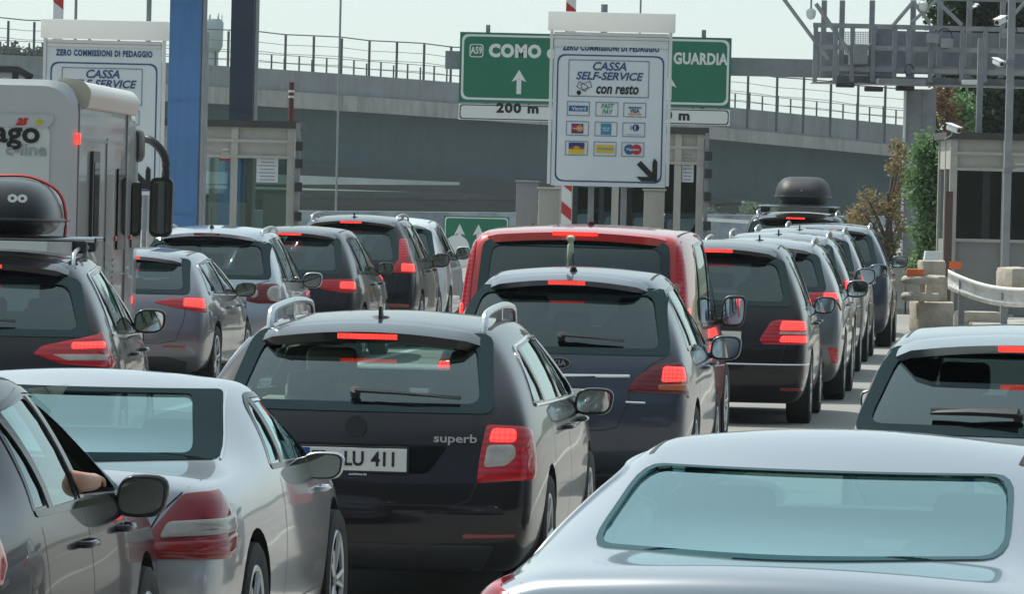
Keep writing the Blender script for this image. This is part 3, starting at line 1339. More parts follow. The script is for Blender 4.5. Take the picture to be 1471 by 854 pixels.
# ------------------------------------------------------------------ the place
def fb(mb, x0, y0, x1, y1, d, depth=.1, mi=0, back=True, bev=0):
    """Upright box whose front face spans the photo rectangle at distance d."""
    s = F_PX / d
    c = at((x0 + x1) / 2, (y0 + y1) / 2, d)
    sz = ((x1 - x0) / s, depth, (y1 - y0) / s)
    c = c + Vector((0, depth / 2 if back else 0, 0))
    if bev:
        return mb.bbox(c, sz, bev, None, mi)
    return mb.box(c, sz, None, mi)


def road_mat():
    m, nt, b = new_mat('asphalt')
    tc = nt.nodes.new('ShaderNodeTexCoord')
    mp = nt.nodes.new('ShaderNodeMapping')
    mp.inputs['Scale'].default_value = (1, .25, 1)
    nt.links.new(tc.outputs['Object'], mp.inputs['Vector'])
    n1 = nt.nodes.new('ShaderNodeTexNoise'); n1.inputs['Scale'].default_value = .5; n1.inputs['Detail'].default_value = 8
    n2 = nt.nodes.new('ShaderNodeTexNoise'); n2.inputs['Scale'].default_value = 45; n2.inputs['Detail'].default_value = 4
    nt.links.new(mp.outputs['Vector'], n1.inputs['Vector'])
    nt.links.new(tc.outputs['Object'], n2.inputs['Vector'])
    cr = nt.nodes.new('ShaderNodeValToRGB')
    cr.color_ramp.elements[0].position = .3; cr.color_ramp.elements[0].color = rgb(.20, .195, .18)
    cr.color_ramp.elements[1].position = .7; cr.color_ramp.elements[1].color = rgb(.33, .325, .305)
    mx = nt.nodes.new('ShaderNodeMath'); mx.operation = 'MULTIPLY_ADD'; mx.inputs[1].default_value = .35
    nt.links.new(n2.outputs['Fac'], mx.inputs[0])
    ad = nt.nodes.new('ShaderNodeMath'); ad.operation = 'MULTIPLY'; ad.inputs[1].default_value = .68
    nt.links.new(n1.outputs['Fac'], ad.inputs[0])
    nt.links.new(ad.outputs[0], mx.inputs[2])
    nt.links.new(mx.outputs[0], cr.inputs['Fac'])
    nt.links.new(cr.outputs['Color'], b.inputs['Base Color'])
    b.inputs['Roughness'].default_value = .85
    return m


M_ROAD = road_mat()
M_GRASS = simple('verge_grass', (.09, .11, .05), .95, var=.4, vscale=.4)
M_CONC = simple('concrete', (.36, .35, .32), .85, var=.22, vscale=1.2, bump=.3, bscale=25)
M_CONCS = simple('weathered_concrete', (.44, .40, .33), .9, var=.28, vscale=5, bump=.6, bscale=18)
M_PARA = simple('grey_parapet_panel', (.23, .25, .265), .75, var=.16, vscale=.5)


def streaky(name, col, amt, sx, sz, rough=.7):
    m = simple(name, col, rough, var=.12, vscale=.6)
    nt = m.node_tree
    b = nt.nodes['Principled BSDF']
    src = b.inputs['Base Color'].links[0].from_socket
    tc = nt.nodes.new('ShaderNodeTexCoord')
    mp = nt.nodes.new('ShaderNodeMapping'); mp.inputs['Scale'].default_value = (sx, sx, sz)
    n = nt.nodes.new('ShaderNodeTexNoise'); n.inputs['Scale'].default_value = 1.0; n.inputs['Detail'].default_value = 7; n.inputs['Roughness'].default_value = .7
    nt.links.new(tc.outputs['Object'], mp.inputs['Vector']); nt.links.new(mp.outputs['Vector'], n.inputs['Vector'])
    mr = nt.nodes.new('ShaderNodeMapRange'); mr.inputs['From Min'].default_value = .45; mr.inputs['From Max'].default_value = .72
    mr.inputs['To Max'].default_value = amt
    nt.links.new(n.outputs['Fac'], mr.inputs['Value'])
    mx = nt.nodes.new('ShaderNodeMix'); mx.data_type = 'RGBA'
    mx.inputs['B'].default_value = rgb(*[c * .35 + .01 for c in col])
    nt.links.new(src, mx.inputs['A']); nt.links.new(mr.outputs['Result'], mx.inputs['Factor'])
    nt.links.new(mx.outputs['Result'], b.inputs['Base Color'])
    return m


M_TEAL = streaky('teal_steel_girder', (.062, .105, .115), .35, 1.6, .12)
M_DECK = streaky('stained_deck_edge', (.40, .40, .38), .7, 2.2, .25, .9)
M_PARA = streaky('stained_parapet', (.27, .29, .31), .45, 1.5, .18, .85)
M_TEAL_ = simple('teal_plain', (.085, .135, .13), .6, var=.10, vscale=.3)
M_DKST = simple('dark_fence_steel', (.06, .07, .085), .6)
M_GALV = simple('galvanised_steel', (.30, .32, .34), .5, .4, var=.15, vscale=4)
M_GALVD = simple('weathered_galvanised_steel', (.24, .26, .28), .6, .3, var=.2, vscale=3)
M_BLUE = streaky('blue_painted_steel', (.065, .19, .42), .35, 9, .5, .5)
M_NAVYC = streaky('navy_painted_steel', (.028, .045, .075), .4, 9, .5, .5)
M_WHITE = simple('white_enamel', (.72, .74, .74), .45, var=.05, vscale=2)
M_PANEL = simple('sign_panel_grey_white', (.74, .79, .82), .4, var=.04, vscale=3)
M_GREEN = simple('motorway_sign_green', (.010, .17, .095), .4, var=.06, vscale=1)
M_SIGNW = simple('sign_white', (.74, .76, .75), .4)
M_SBLUE = simple('sign_blue_ink', (.03, .08, .22), .45)
M_CREAM = simple('cream_aluminium', (.44, .43, .39), .5, .2, var=.10, vscale=3)
M_BEIGE = simple('beige_cabinet', (.42, .39, .34), .6, var=.08, vscale=4)
M_PANG = simple('grey_booth_panel', (.25, .25, .245), .6, var=.08, vscale=3)
M_DROOF = simple('dark_roofing', (.06, .06, .06), .8, var=.2, vscale=4)
M_REDP = simple('red_paint', (.50, .03, .03), .5)
M_BROWN = simple('brown_steel', (.10, .06, .05), .6, var=.2, vscale=6)
M_ORANGE = simple('orange_reflector', (.75, .16, .04), .4)
M_PAPER = simple('paper', (.66, .68, .72), .8)
M_GREYTXT = simple('grey_print', (.28, .30, .33), .7)
G_BOOTH = glassm('booth_glass', (.82, .88, .86), .06)
G_BOOTHD = glassm('dark_booth_glass', (.12, .14, .15), .05)

HAZE = .00018
g = MB().box((0, 400, -.05), (1000, 1200, .1)).build('ground', M_GRASS)
tag(g, kind='structure')
r = MB().box((0, 160, -.023), (60, 420, .054)).build('road', M_ROAD)
tag(r, kind='structure')
# stains: seams and patches are in the asphalt material
# painted lane lines between the queues (4 mm above the road)
ML = simple('road_paint', (.62, .62, .58), .7, var=.2, vscale=6)
hd = math.tan(R(5.2))
for nm_, x_at50 in (('lane_marking', 3.95), ('lane_marking', .35), ('lane_marking', -3.2), ('lane_marking', 7.6)):
    o = MB()
    p0, p1 = Vector((x_at50 - 45 * hd, 5, .0)), Vector((x_at50 + 22 * hd, 72, .0))
    o.add([p0 + Vector((-.07, 0, .008)), p0 + Vector((.07, 0, .008)), p1 + Vector((.07, 0, .008)), p1 + Vector((-.07, 0, .008))], [(0, 1, 2, 3)])
    o = o.build(nm_, ML)
    tag(o, kind='structure')
# toll islands with a kerb
for cx, w in ((-4.35, 1.5), (1.75, 1.4), (8.6, 2.6)):
    isl = MB().bbox((cx, 93, .07), (w, 26, .16), .03).build('toll_island', M_CONC, None, True)
    tag(isl, kind='structure')
# far hills
random.seed(3)
hv, hf = [], []
NX = 60
for i in range(NX + 1):
    x = -160 + 320 * i / NX
    zt = 9 + 2.5 * noise.noise(Vector((x * .02, 3, 0))) + .8 * noise.noise(Vector((x * .12, 1, 0)))
    hv += [(x, 700, -1), (x, 720, zt * .55), (x, 760, zt), (x, 900, zt - 1)]
for i in range(NX):
    for j in range(3):
        hf.append((i * 4 + j, (i + 1) * 4 + j, (i + 1) * 4 + j + 1, i * 4 + j + 1))
for i in range(NX):
    pass
o = mesh_ob('hills', hv, hf, simple('hill_green', (.07, .10, .07), 1, var=.3, vscale=.05), None, None, True)
tag(o, kind='structure')
# unseen wooded slope behind the camera, added to keep bright sky out of reflections
hv, hf = [], []
NB = 90
for i in range(NB + 1):
    a = R(100 + 160 * i / NB)
    for (rr_, zz) in ((70, -1), (76, 14), (88, 30), (120, 50), (200, 56)):
        nz = noise.noise(Vector((math.sin(a) * 9, math.cos(a) * 9, rr_ * .03)))
        nf = noise.noise(Vector((math.sin(a) * 60, math.cos(a) * 60, rr_ * .2)))
        hv.append((math.sin(a) * (rr_ + 5 * nz), math.cos(a) * (rr_ + 5 * nz), zz + (5 * nz + 2.2 * nf if zz > 0 else 0)))
for i in range(NB):
    for j in range(4):
        hf.append((i * 5 + j, i * 5 + j + 1, (i + 1) * 5 + j + 1, (i + 1) * 5 + j))
o = mesh_ob('added_dark_hill', hv, hf, simple('added_dark_slope', (.026, .032, .024), 1, var=.5, vscale=.25, bump=1.0, bscale=.6), None, None, True)
tag(o, kind='structure')

# ---------------- viaducts
VS = F_PX / 340.0


def vz(px, py):
    return at(px, py, 340).z


def deck_line(pts):
    """Resample (px, top y) pairs into world points at 340 m."""
    P = smooth_path([(at(x, y, 340).x, 340 + 0.02 * (x - 735) * .4, at(x, y, 340).z) for x, y in pts], 8)
    return P


def ribbon(mb, P, z0, z1, y0, y1, mi=0):
    vs, fs = [], []
    for i, p in enumerate(P):
        a = z0(i / (len(P) - 1)) if callable(z0) else z0
        b = z1(i / (len(P) - 1)) if callable(z1) else z1
        vs += [(p.x, p.y + y0, p.z + a), (p.x, p.y + y0, p.z + b), (p.x, p.y + y1, p.z + b), (p.x, p.y + y1, p.z + a)]
    for i in range(len(P) - 1):
        for j in range(4):
            fs.append((i * 4 + j, (i + 1) * 4 + j, (i + 1) * 4 + (j + 1) % 4, i * 4 + (j + 1) % 4))
    fs += [(0, 1, 2, 3), tuple(len(P) * 4 - 4 + j for j in (3, 2, 1, 0))]
    mb.add(vs, fs, mi)


P1 = deck_line([(-330, 70), (-100, 75), (0, 81), (230, 91), (450, 104), (660, 119), (860, 135), (1060, 154), (1290, 177), (1520, 203), (1750, 232)])
root = empty('highway_viaduct', (0, 340, 0))
tag(root, 'long steel motorway viaduct with grey parapet and teal girder curving down to the right', 'viaduct')
off = Vector((0, -340, 0))
P1l = [p + off for p in P1]
bandh = lambda t: -1.3 - (1.25 - .7 * t)
m = MB(); ribbon(m, P1l, -1.3, 0, 0, .35); m.build('parapet', M_PARA, root)
m = MB(); ribbon(m, P1l, bandh, lambda t: -1.302, -.25, 9.5); m.build('deck_edge', M_DECK, root)
m = MB(); ribbon(m, P1l, lambda t: bandh(t) - 3.0 - .7 * t, lambda t: bandh(t) - .003, .9, 1.1)
ribbon(m, P1l, lambda t: bandh(t) - 3.12 - .7 * t, lambda t: bandh(t) - 3.0 - .7 * t, .6, 1.4)
ribbon(m, P1l, lambda t: bandh(t) - 3.0 - .7 * t, lambda t: bandh(t) - .003, 7.6, 7.8)
m.build('girder', M_TEAL, root)
for px in (-420 + 100, 1560):
    q = at(px, 300, 344)
    MB().box((q.x, 4.5, 1.3), (2.2, 5.5, 4.2)).build('pier', M_CONC, root)
# parapet panel joints and outer fence
m = MB()
tot = 0
acc = [P1l[0]]
for i in range(1, len(P1l)):
    a, b = P1l[i - 1], P1l[i]
    n = max(1, int((b - a).length / .4))
    for k in range(1, n + 1): acc.append(a.lerp(b, k / n))
fence = empty('mesh_fence', (0, 340, 0))
tag(fence, 'tall mesh fence of dark posts and wires along the top of the viaduct', 'fence')
last = None
cnt = 0
posts, wires = [], []
for p in acc:
    if last is None or (p - last).length >= 1.6:
        last = p
        cnt += 1
        posts.append(p)
mfull = MB()
vis = [p for p in posts if -34 < p.x < 34]
for p in vis:
    h = 2.2
    MB().box((p.x, -.10, p.z + (h - 1.25) / 2), (.15, .10, h + 1.25)).build('post', M_DKST, fence)
for h, r_ in ((2.18, .035), (1.55, .016), (1.0, .016), (.45, .016)):
    MB().tube([p + Vector((0, -.10, h + .05 * math.sin(i * 2.1))) for i, p in enumerate(vis)], r_, 4).build('wire', M_DKST, fence)
fence2 = empty('guard_rail', (0, 349, 0))
tag(fence2, 'low thin railing on the far side of the viaduct deck', 'railing')
for p in vis[::1]:
    MB().box((p.x + .5, 0, p.z + .45), (.11, .06, 1.3)).build('post', M_DKST, fence2)
    MB().box((p.x + 1.3, 0, p.z + .35), (.10, .06, 1.1)).build('post', M_DKST, fence2)
for h in (1.05, .55):
    MB().tube([p + Vector((.5, 0, h)) for p in vis], .02, 4).build('wire', M_DKST, fence2)

# lower decks beyond
root = empty('slip_road_viaduct', (0, 430, 0))
tag(root, 'lower slip road bridge with pale parapet passing under the big viaduct', 'viaduct')


def low(px0, px1, pts_top, pts_bot, d, y1, mat_, name, parent):
    vs, fs = [], []
    n = 14
    for i in range(n + 1):
        t = i / n
        px = px0 + (px1 - px0) * t
        a = at(px, pts_top[0] + (pts_top[1] - pts_top[0]) * t, d)
        b = at(px, pts_bot[0] + (pts_bot[1] - pts_bot[0]) * t, d)
        vs += [(a.x, d - 430, b.z), (a.x, d - 430, a.z), (a.x, d - 430 + y1, a.z), (a.x, d - 430 + y1, b.z)]
    for i in range(n):
        for j in range(4):
            fs.append((i * 4 + j, (i + 1) * 4 + j, (i + 1) * 4 + (j + 1) % 4, i * 4 + (j + 1) % 4))
    fs += [(0, 1, 2, 3), tuple(n * 4 + j for j in (3, 2, 1, 0))]
    return mesh_ob(name, vs, fs, mat_, parent)


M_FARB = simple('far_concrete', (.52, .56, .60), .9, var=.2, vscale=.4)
M_UNDER = simple('shaded_underside', (.03, .045, .055), .8)  # shade below the deck is put into this dark colour
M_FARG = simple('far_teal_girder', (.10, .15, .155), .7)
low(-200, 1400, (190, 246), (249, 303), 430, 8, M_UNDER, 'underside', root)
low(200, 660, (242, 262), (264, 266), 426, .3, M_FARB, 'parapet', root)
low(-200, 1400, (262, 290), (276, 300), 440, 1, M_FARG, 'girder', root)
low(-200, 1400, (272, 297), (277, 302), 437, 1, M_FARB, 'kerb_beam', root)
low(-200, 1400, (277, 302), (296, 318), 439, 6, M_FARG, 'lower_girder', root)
root = empty('retaining_wall', (0, 430, 0))
tag(root, 'blue-grey mottled retaining wall far away under the bridges', 'wall')
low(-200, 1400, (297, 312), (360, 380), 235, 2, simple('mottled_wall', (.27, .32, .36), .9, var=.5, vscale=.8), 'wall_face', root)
root = empty('crash_barrier', (0, 430, 0))
tag(root, 'thin pale crash barrier in front of the far retaining wall', 'barrier')
low(1000, 1330, (312, 332), (317, 337), 225, .1, M_SIGNW, 'rail', root)
for px in range(1010, 1330, 22):
    q = at(px, 314 + (px - 1010) * .06, 225)
    MB().box((q.x, 225.15 - 430, q.z / 2), (.08, .1, q.z)).build('post', M_GALV, root)

# water tower
wt = empty('water_tower', (at(303, 100, 620).x, 620, 0))
tag(wt, 'pale grey water tower with antennas on its tank beyond the viaduct', 'tower')
zt = lambda y: at(303, y, 620).z
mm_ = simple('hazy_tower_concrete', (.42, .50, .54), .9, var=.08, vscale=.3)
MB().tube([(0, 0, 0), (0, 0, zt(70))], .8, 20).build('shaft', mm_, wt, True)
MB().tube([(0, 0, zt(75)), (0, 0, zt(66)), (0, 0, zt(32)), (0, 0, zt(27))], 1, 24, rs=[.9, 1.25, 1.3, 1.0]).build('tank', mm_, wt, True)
for i in range(7):
    a = 2 * math.pi * i / 7
    h = random.uniform(.4, 1.1)
    MB().cyl((1.1 * math.cos(a), 1.1 * math.sin(a), zt(33)), (1.1 * math.cos(a), 1.1 * math.sin(a), zt(28) + h), .05, 6).build('antenna', M_GALVD, wt)

# tall poles behind
for px, y1, d, r_, lab in ((213, -40, 150, .07, 'plain grey lamp pole rising between the left pay sign and the blue column'), (488, -60, 300, .06, 'very thin far pole rising above the viaduct fence'),
                          (867, -40, 160, .10, 'short stub of a square grey pole just above the middle pay sign'), (919, -80, 170, .03, 'hair-thin rod above the right end of the middle pay sign'),
                          (108, -60, 150, .04, 'hair-thin rod above the left pay sign')):
    q = at(px, 60, d)
    top = at(px, y1 if px != 867 else 6, d).z
    hgt = top
    m = MB().cyl((0, 0, 0), (0, 0, hgt), r_, 10)
    m.cyl((0, 0, 0), (0, 0, .3), r_ * 1.5, 10)
    o = m.build('pole', M_GALVD, None, True, loc=(q.x, d, 0))
    tag(o, lab, 'pole', 'tall thin poles')


# ---------------- canopy columns
def column(px_t, px_b, w_px, d, mat_, label, edge=None, h=7.2):
    s = F_PX / d
    q = at((px_t + px_b) / 2, 160, d)
    root = empty('canopy_column', (q.x, d, 0))
    tag(root, label, 'column', 'steel columns of the toll canopy')
    w = w_px / s
    m = MB()
    m.box((0, -.0, h / 2), (w, .03, h))
    m.box((-w / 2 + .012, .17, h / 2), (.024, .31, h))
    m.box((w / 2 - .012, .17, h / 2), (.024, .31, h))
    m.box((0, .34, h / 2), (w, .03, h))
    m.build('shaft', mat_, root)
    MB().box((0, .17, .25), (w + .16, .5, .03)).build('base_plate', M_GALVD, root)
    if edge:
        MB().cyl((w / 2 + .05, .05, .0), (w / 2 + .05, .05, h), .045, 10).build('downpipe', edge, root, True)
    # weld seam / ladder of bolts
    for z in (1.6, 3.4, 4.9):
        MB().box((0, -.021, z), (w * 1.0, .012, .03)).build('splice', mat_, root)
    return root


column(268, 259, 45, 88, M_BLUE, 'wide bright blue steel column beside the left pay sign', M_GALV)
column(346, 345, 33, 101, M_NAVYC, 'dark navy steel column rising behind the left toll booth', M_GALV)
m = MB(); q = at(288, 130, 92)
o = MB().box((0, 0, 2.3), (.16, .16, 4.6)).build('pole', M_GALV, None, loc=(at(292, 120, 93).x, 93, 0))
tag(o, 'square galvanised post close behind the right edge of the blue column', 'pole')


# ---------------- pay signs
def pay_sign(px, dy, full, label):
    """px: left edge of the header box; dy: vertical shift from the middle sign."""
    d = 85.0
    s = F_PX / d
    c = at(px + 91, 150 + dy, d)
    root = empty('pay_sign', (c.x, d, 0))
    tag(root, label, 'sign', 'self-service pay signs')

    def X(p): return (p - (px + 91)) / s

    def Z(p): return c.z + (150 + dy - (p + dy)) / s
    w = 183 / s
    MB().bbox((0, .10, (Z(18) + Z(45)) / 2), (w, .34, (Z(18) - Z(45))), .012).build('header_box', M_ACRYL, root, True)
    for sx in (-1, 1):
        MB().box((sx * (w / 2 - .065), .08, (Z(45) + Z(266)) / 2), (.045, .2, Z(45) - Z(266))).build('frame_post', M_WHITE, root)
    MB().box((0, .06, (Z(47) + Z(268)) / 2), (w - .20, .10, Z(47) - Z(268))).build('panel', M_PANEL, root)
    # roller shutter lamellae
    m = MB()
    n = 2 if not full else 3
    for i in range(n):
        z = Z(47) - .055 * (i + .5)
        m.bbox((0, .0, z), (w - .20, .025, .05), .010)
    m.build('shutter', M_WHITE, root, True)
    # the line of writing
    t = text('header_lettering', 'ZERO COMMISSIONI DI PEDAGGIO', .125, M_SBLUE, root, (0, .004, Z(69.5) if full else Z(66)), bold=.006, sx=.66, space=1.15)
    if full:
        MB().box((0, -.004, Z(64.5)), (w - .2, .02, .07)).build('shutter_lip', M_WHITE, root)
    zT = Z(79)
    zB = Z(266)
    # black rounded frame
    hw = w / 2 - .155
    P = round_poly([(-hw, zB + .04), (hw, zB + .04), (hw, zT), (-hw, zT)], .13, 6)
    L = [Vector((p.x, 0.004, p.y)) for p in P]
    m = MB()
    Cc = Vector((0, 0, (zB + zT) / 2))
    inn = [Vector((p.x - math.copysign(.022, p.x), .0, p.z - math.copysign(.022, p.z - Cc.z))) for p in L]
    n = len(L)
    vs = [(p.x, .0055, p.z) for p in L] + [(p.x, .0055, p.z) for p in inn]
    m.add(vs, [(i, (i + 1) % n, n + (i + 1) % n, n + i) for i in range(n)])
    m.build('panel_border', M_SBLUE, root)
    yF = .004

    def rect(name, x0, y0, x1, y1, mat_, yy, parent=root):
        return MB().box(((x0 + x1) / 2, yy, (y0 + y1) / 2), (abs(x1 - x0), .004, abs(y1 - y0))).build(name, mat_, parent)

    def outline(name, x0, z0, x1, z1, t, mat_, yy, parent):
        m = MB()
        m.box(((x0 + x1) / 2, yy, z0), (x1 - x0 + t, .004, t)); m.box(((x0 + x1) / 2, yy, z1), (x1 - x0 + t, .004, t))
        m.box((x0, yy - .0005, (z0 + z1) / 2), (t, .004, abs(z1 - z0) - t)); m.box((x1, yy - .0005, (z0 + z1) / 2), (t, .004, abs(z1 - z0) - t))
        return m.build(name, mat_, parent)
    sh = 0
    xo = 0 if full else 0
    x0, x1 = X(px + 31), X(px + 146)
    outline('text_box', x0, Z(139 + sh), x1, Z(87 + sh), .008, M_SBLUE, yF, root)
    xm = (x0 + x1) / 2
    text('lettering', 'CASSA', .175, M_SBLUE, root, (xm, yF, Z(96 + sh)), bold=.004, shear=.25, sx=1.02)
    text('lettering', 'SELF-SERVICE', .165, M_SBLUE, root, (xm, yF, Z(110 + sh)), bold=.004, shear=.25, sx=1.04)
    text('lettering', 'con resto', .225, M_INK, root, (xm + .13, yF, Z(128 + sh)), bold=.006, shear=.2, sx=.74)
    # banknotes and coins pictogram
    m = MB()
    for (ax, az, rot) in ((-.40, 0, .5), (-.34, .015, -.35)):
        rm = Matrix.Rotation(rot, 3, 'Y')
        for q in ((-.075, 0, .008, .09), (.075, 0, .008, .09), (0, -.045, .15, .008), (0, .045, .15, .008)):
            v = rm @ Vector((q[0], 0, q[1]))
            m.box((xm + ax + v.x, yF - .001 * len(m.f) * .01, Z(127 + sh) + az + v.z + .02), (q[2], .004, q[3]), rm)
    m.cyl((xm - .45, yF - .002, Z(134 + sh)), (xm - .45, yF + .002, Z(134 + sh)), .035, 14)
    m.build('money_pictogram', M_INK, root)
    # accepted cards
    cards = ['blue', 'green', 'visa', 'masks', 'amex', 'diners', 'sunset', 'yellow', 'maestro']
    B = simple('logo_blue', (.02, .13, .33), .4); Rr = simple('logo_red', (.50, .02, .04), .4); Y = simple('logo_yellow', (.70, .52, .03), .4)
    Gn = simple('logo_green', (.05, .28, .16), .4); Nv = simple('logo_navy', (.02, .04, .16), .4); Cy = simple('logo_cyan', (.05, .25, .42), .4); Og = simple('logo_orange', (.70, .30, .05), .4)
    for i in range(9):
        r_, c_ = divmod(i, 3)
        cxp = px + (46, 87, 127)[c_] - r_ * .7
        cyp = (157, 185.5, 214)[r_] + sh
        cx_, cz_ = X(cxp), Z(cyp)
        hw_, hh_ = .168, .105
        card = outline('card_logo', cx_ - hw_, cz_ - hh_, cx_ + hw_, cz_ + hh_, .007, M_SBLUE, yF, root)
        k = cards[i]
        yy = yF - .001
        if k == 'blue':
            rect('emblem', cx_ - .145, cz_ - .04, cx_ + .145, cz_ + .045, B, yy, card)
            text('emblem_lettering', 'Viacard', .075, M_SIGNW, card, (cx_ + .01, yy - .003, cz_), bold=.001, sx=.95)
        elif k == 'green':
            text('emblem_lettering', 'FAST', .10, Gn, card, (cx_, yy, cz_ + .045), bold=.002, shear=.25, sx=.85)
            text('emblem_lettering', 'PAY', .10, Gn, card, (cx_, yy, cz_ - .045), bold=.002, shear=.25, sx=.85)
        elif k == 'visa':
            rect('emblem', cx_ - .10, cz_ + .025, cx_ + .10, cz_ + .045, B, yy, card)
            text('emblem_lettering', 'VISA', .075, Nv, card, (cx_, yy, cz_ - .018), bold=.002, sx=.95)
            rect('emblem', cx_ - .10, cz_ - .075, cx_ + .10, cz_ - .055, Og, yy, card)
        elif k == 'masks':
            rect('emblem', cx_ - .09, cz_ - .075, cx_ + .09, cz_ + .07, Nv, yy, card)
            m = MB(); m.cyl((cx_ - .035, yy - .006, cz_), (cx_ - .035, yy - .003, cz_), .052, 18); m.build('emblem', Rr, card)
            m = MB(); m.cyl((cx_ + .035, yy - .009, cz_), (cx_ + .035, yy - .006, cz_), .052, 18); m.build('emblem', Og, card)
            text('emblem_lettering', 'MasterCard', .035, M_SIGNW, card, (cx_, yy - .012, cz_), bold=.0008, sx=.85)
        elif k == 'amex':
            rect('emblem', cx_ - .08, cz_ - .085, cx_ + .08, cz_ + .085, Cy, yy, card)
            text('emblem_lettering', 'AMERICAN', .030, M_SIGNW, card, (cx_, yy - .003, cz_ + .015), bold=.0006, sx=.85)
            text('emblem_lettering', 'EXPRESS', .030, M_SIGNW, card, (cx_, yy - .003, cz_ - .02), bold=.0006, sx=.85)
        elif k == 'diners':
            MB().cyl((cx_ + .03, yy - .002, cz_ + .03), (cx_ + .03, yy + .002, cz_ + .03), .052, 20).build('emblem', Nv, card)
            rect('emblem', cx_ + .012, cz_ - .005, cx_ + .026, cz_ + .065, M_SIGNW, yy - .004, card)
            rect('emblem', cx_ - .05, cz_ - .003, cx_ - .038, cz_ + .06, Nv, yy, card)
            rect('emblem', cx_ - .12, cz_ - .075, cx_ + .12, cz_ - .07, M_GREYTXT, yy, card)
        elif k == 'sunset':
            rect('emblem', cx_ - .12, cz_ - .01, cx_ + .12, cz_ + .085, Nv, yy, card)
            rect('emblem', cx_ - .12, cz_ - .085, cx_ + .12, cz_ - .012, Y, yy, card)
            P_ = [(cx_ + .055 * math.cos(a), yy - .003, cz_ - .008 + .045 * math.sin(a)) for a in [math.pi * j / 10 for j in range(11)]]
            MB().prism(P_, None, (0, -.003, 0)).build('emblem', Og, card)
            rect('emblem', cx_ - .12, cz_ + .0, cx_ - .06, cz_ + .02, Rr, yy - .003, card)
            rect('emblem', cx_ + .06, cz_ + .0, cx_ + .12, cz_ + .02, Rr, yy - .003, card)
        elif k == 'yellow':
            rect('emblem', cx_ - .14, cz_ - .06, cx_ + .14, cz_ + .06, Y, yy, card)
            rect('emblem', cx_ - .12, cz_ - .014, cx_ + .12, cz_ + .016, M_GREYTXT, yy - .003, card)
        else:
            MB().cyl((cx_ - .055, yy - .002, cz_), (cx_ - .055, yy + .002, cz_), .078, 24).build('emblem', B, card)
            MB().cyl((cx_ + .055, yy - .005, cz_), (cx_ + .055, yy - .001, cz_), .078, 24).build('emblem', Rr, card)
            text('emblem_lettering', 'Maestro', .062, M_SIGNW, card, (cx_, yy - .008, cz_), bold=.001, sx=.95)
    # arrow of three bars pointing down to the lane
    ax, az = X(px + 157), Z(256 + sh * 0)
    m = MB()
    rot = Matrix.Rotation(R(45), 3, 'Y')
    m.box((ax - .11, yF - .001, az + .12), (.36, .004, .085), rot)
    m.prism([(ax - .27, yF - .004, az + .035), (ax - .20, yF - .004, az - .035), (ax + .04, yF - .004, az - .035), (ax + .04, yF - .004, az + .035)], None, (0, -.004, 0))
    m.prism([(ax + .045, yF - .004, az - .035), (ax + .045, yF - .004, az + .27), (ax - .005, yF - .004, az + .32), (ax - .03, yF - .004, az + .25), (ax - .03, yF - .004, az + .04)], None, (0, -.0045, 0))
    m.build('arrow', M_INK, root)
    # mounting
    for sx in (-1, 1):
        MB().box((sx * .25, .16, Z(268) / 2 + .02), (.09, .09, Z(268) + .3)).build('leg', M_GALV, root)
    return root


pay_sign(785, 0, True, 'white self-service pay sign in the middle with nine card logos and an arrow')
pay_sign(57, 11, False, 'white self-service pay sign on the left, half hidden behind the motorhome roof')


def box_thing(name, x0, y0, x1, y1, d, depth, mat_, label, cat, group=None, bev=.01, toground=True):
    s = F_PX / d
    a, b = at((x0 + x1) / 2, y0, d), at((x0 + x1) / 2, y1, d)
    w = (x1 - x0) / s
    z0 = .16 if toground else b.z
    root = empty(name, (a.x, d, 0))
    tag(root, label, cat, group)
    MB().bbox((0, depth / 2, (a.z + z0) / 2), (w, depth, a.z - z0), bev).build('housing', mat_, root, True)
    MB().bbox((0, depth / 2, a.z + .012), (w + .05, depth + .05, .03), .01).build('lid', mat_, root, True)
    MB().box((w * .30, -.012, (a.z + z0) / 2 + .3), (.03, .02, .10)).build('handle', M_DKST, root)
    return root


box_thing('control_cabinet', 774, 272, 804, 330, 84.3, .35, M_BEIGE, 'beige control cabinet under the left end of the middle pay sign', 'cabinet', 'beige cabinets at the pay sign')
box_thing('control_cabinet', 926, 274, 955, 330, 84.3, .35, M_BEIGE, 'beige control cabinet under the right end of the middle pay sign', 'cabinet', 'beige cabinets at the pay sign')
box_thing('kiosk', 742, 262, 773, 335, 92, .6, M_PANG, 'tall grey payment machine left of the middle pay sign', 'kiosk')


def striped_pole(px, d, z1, label, w=.16):
    q = at(px, 150, d)
    root = empty('striped_pole', (q.x, d, .16))
    tag(root, label, 'pole', 'red and white striped poles')
    MB().box((0, 0, z1 / 2), (w, .10, z1)).build('shaft', M_SIGNW, root)
    m = MB()
    z = .2
    while z < z1 - .3:
        m.prism([(-w / 2 - .002, -.052, z), (-w / 2 + .0, -.052, z + .19), (w / 2 + .002, -.052, z + .06), (w / 2 + .002, -.052, z - .13)], None, (0, -.003, 0))
        z += .46
    m.build('stripes', M_REDP, root)
    return root


striped_pole(817, 90, 5.6, 'red and white striped pole showing above and below the middle pay sign')
striped_pole(81, 90, 5.6, 'red and white striped pole poking above the left pay sign')
o = MB().cyl((0, 0, 0), (0, 0, at(418, 118, 99).z), .05, 10)
for z in (3.0, 3.35):
    pass
root = empty('striped_pole', (at(418, 160, 99).x, 99, 0))
tag(root, 'thin reddish brown pole with pale bands at the corner of the left booth', 'pole')
MB().cyl((0, 0, 0), (0, 0, at(418, 118, 99).z), .05, 10).build('shaft', simple('red_brown_paint', (.13, .035, .03), .6), root, True)
for y in (131, 139):
    z = at(418, y, 99).z
    MB().cyl((0, 0, z - .02), (0, 0, z + .02), .054, 10).build('band', M_SIGNW, root, True)


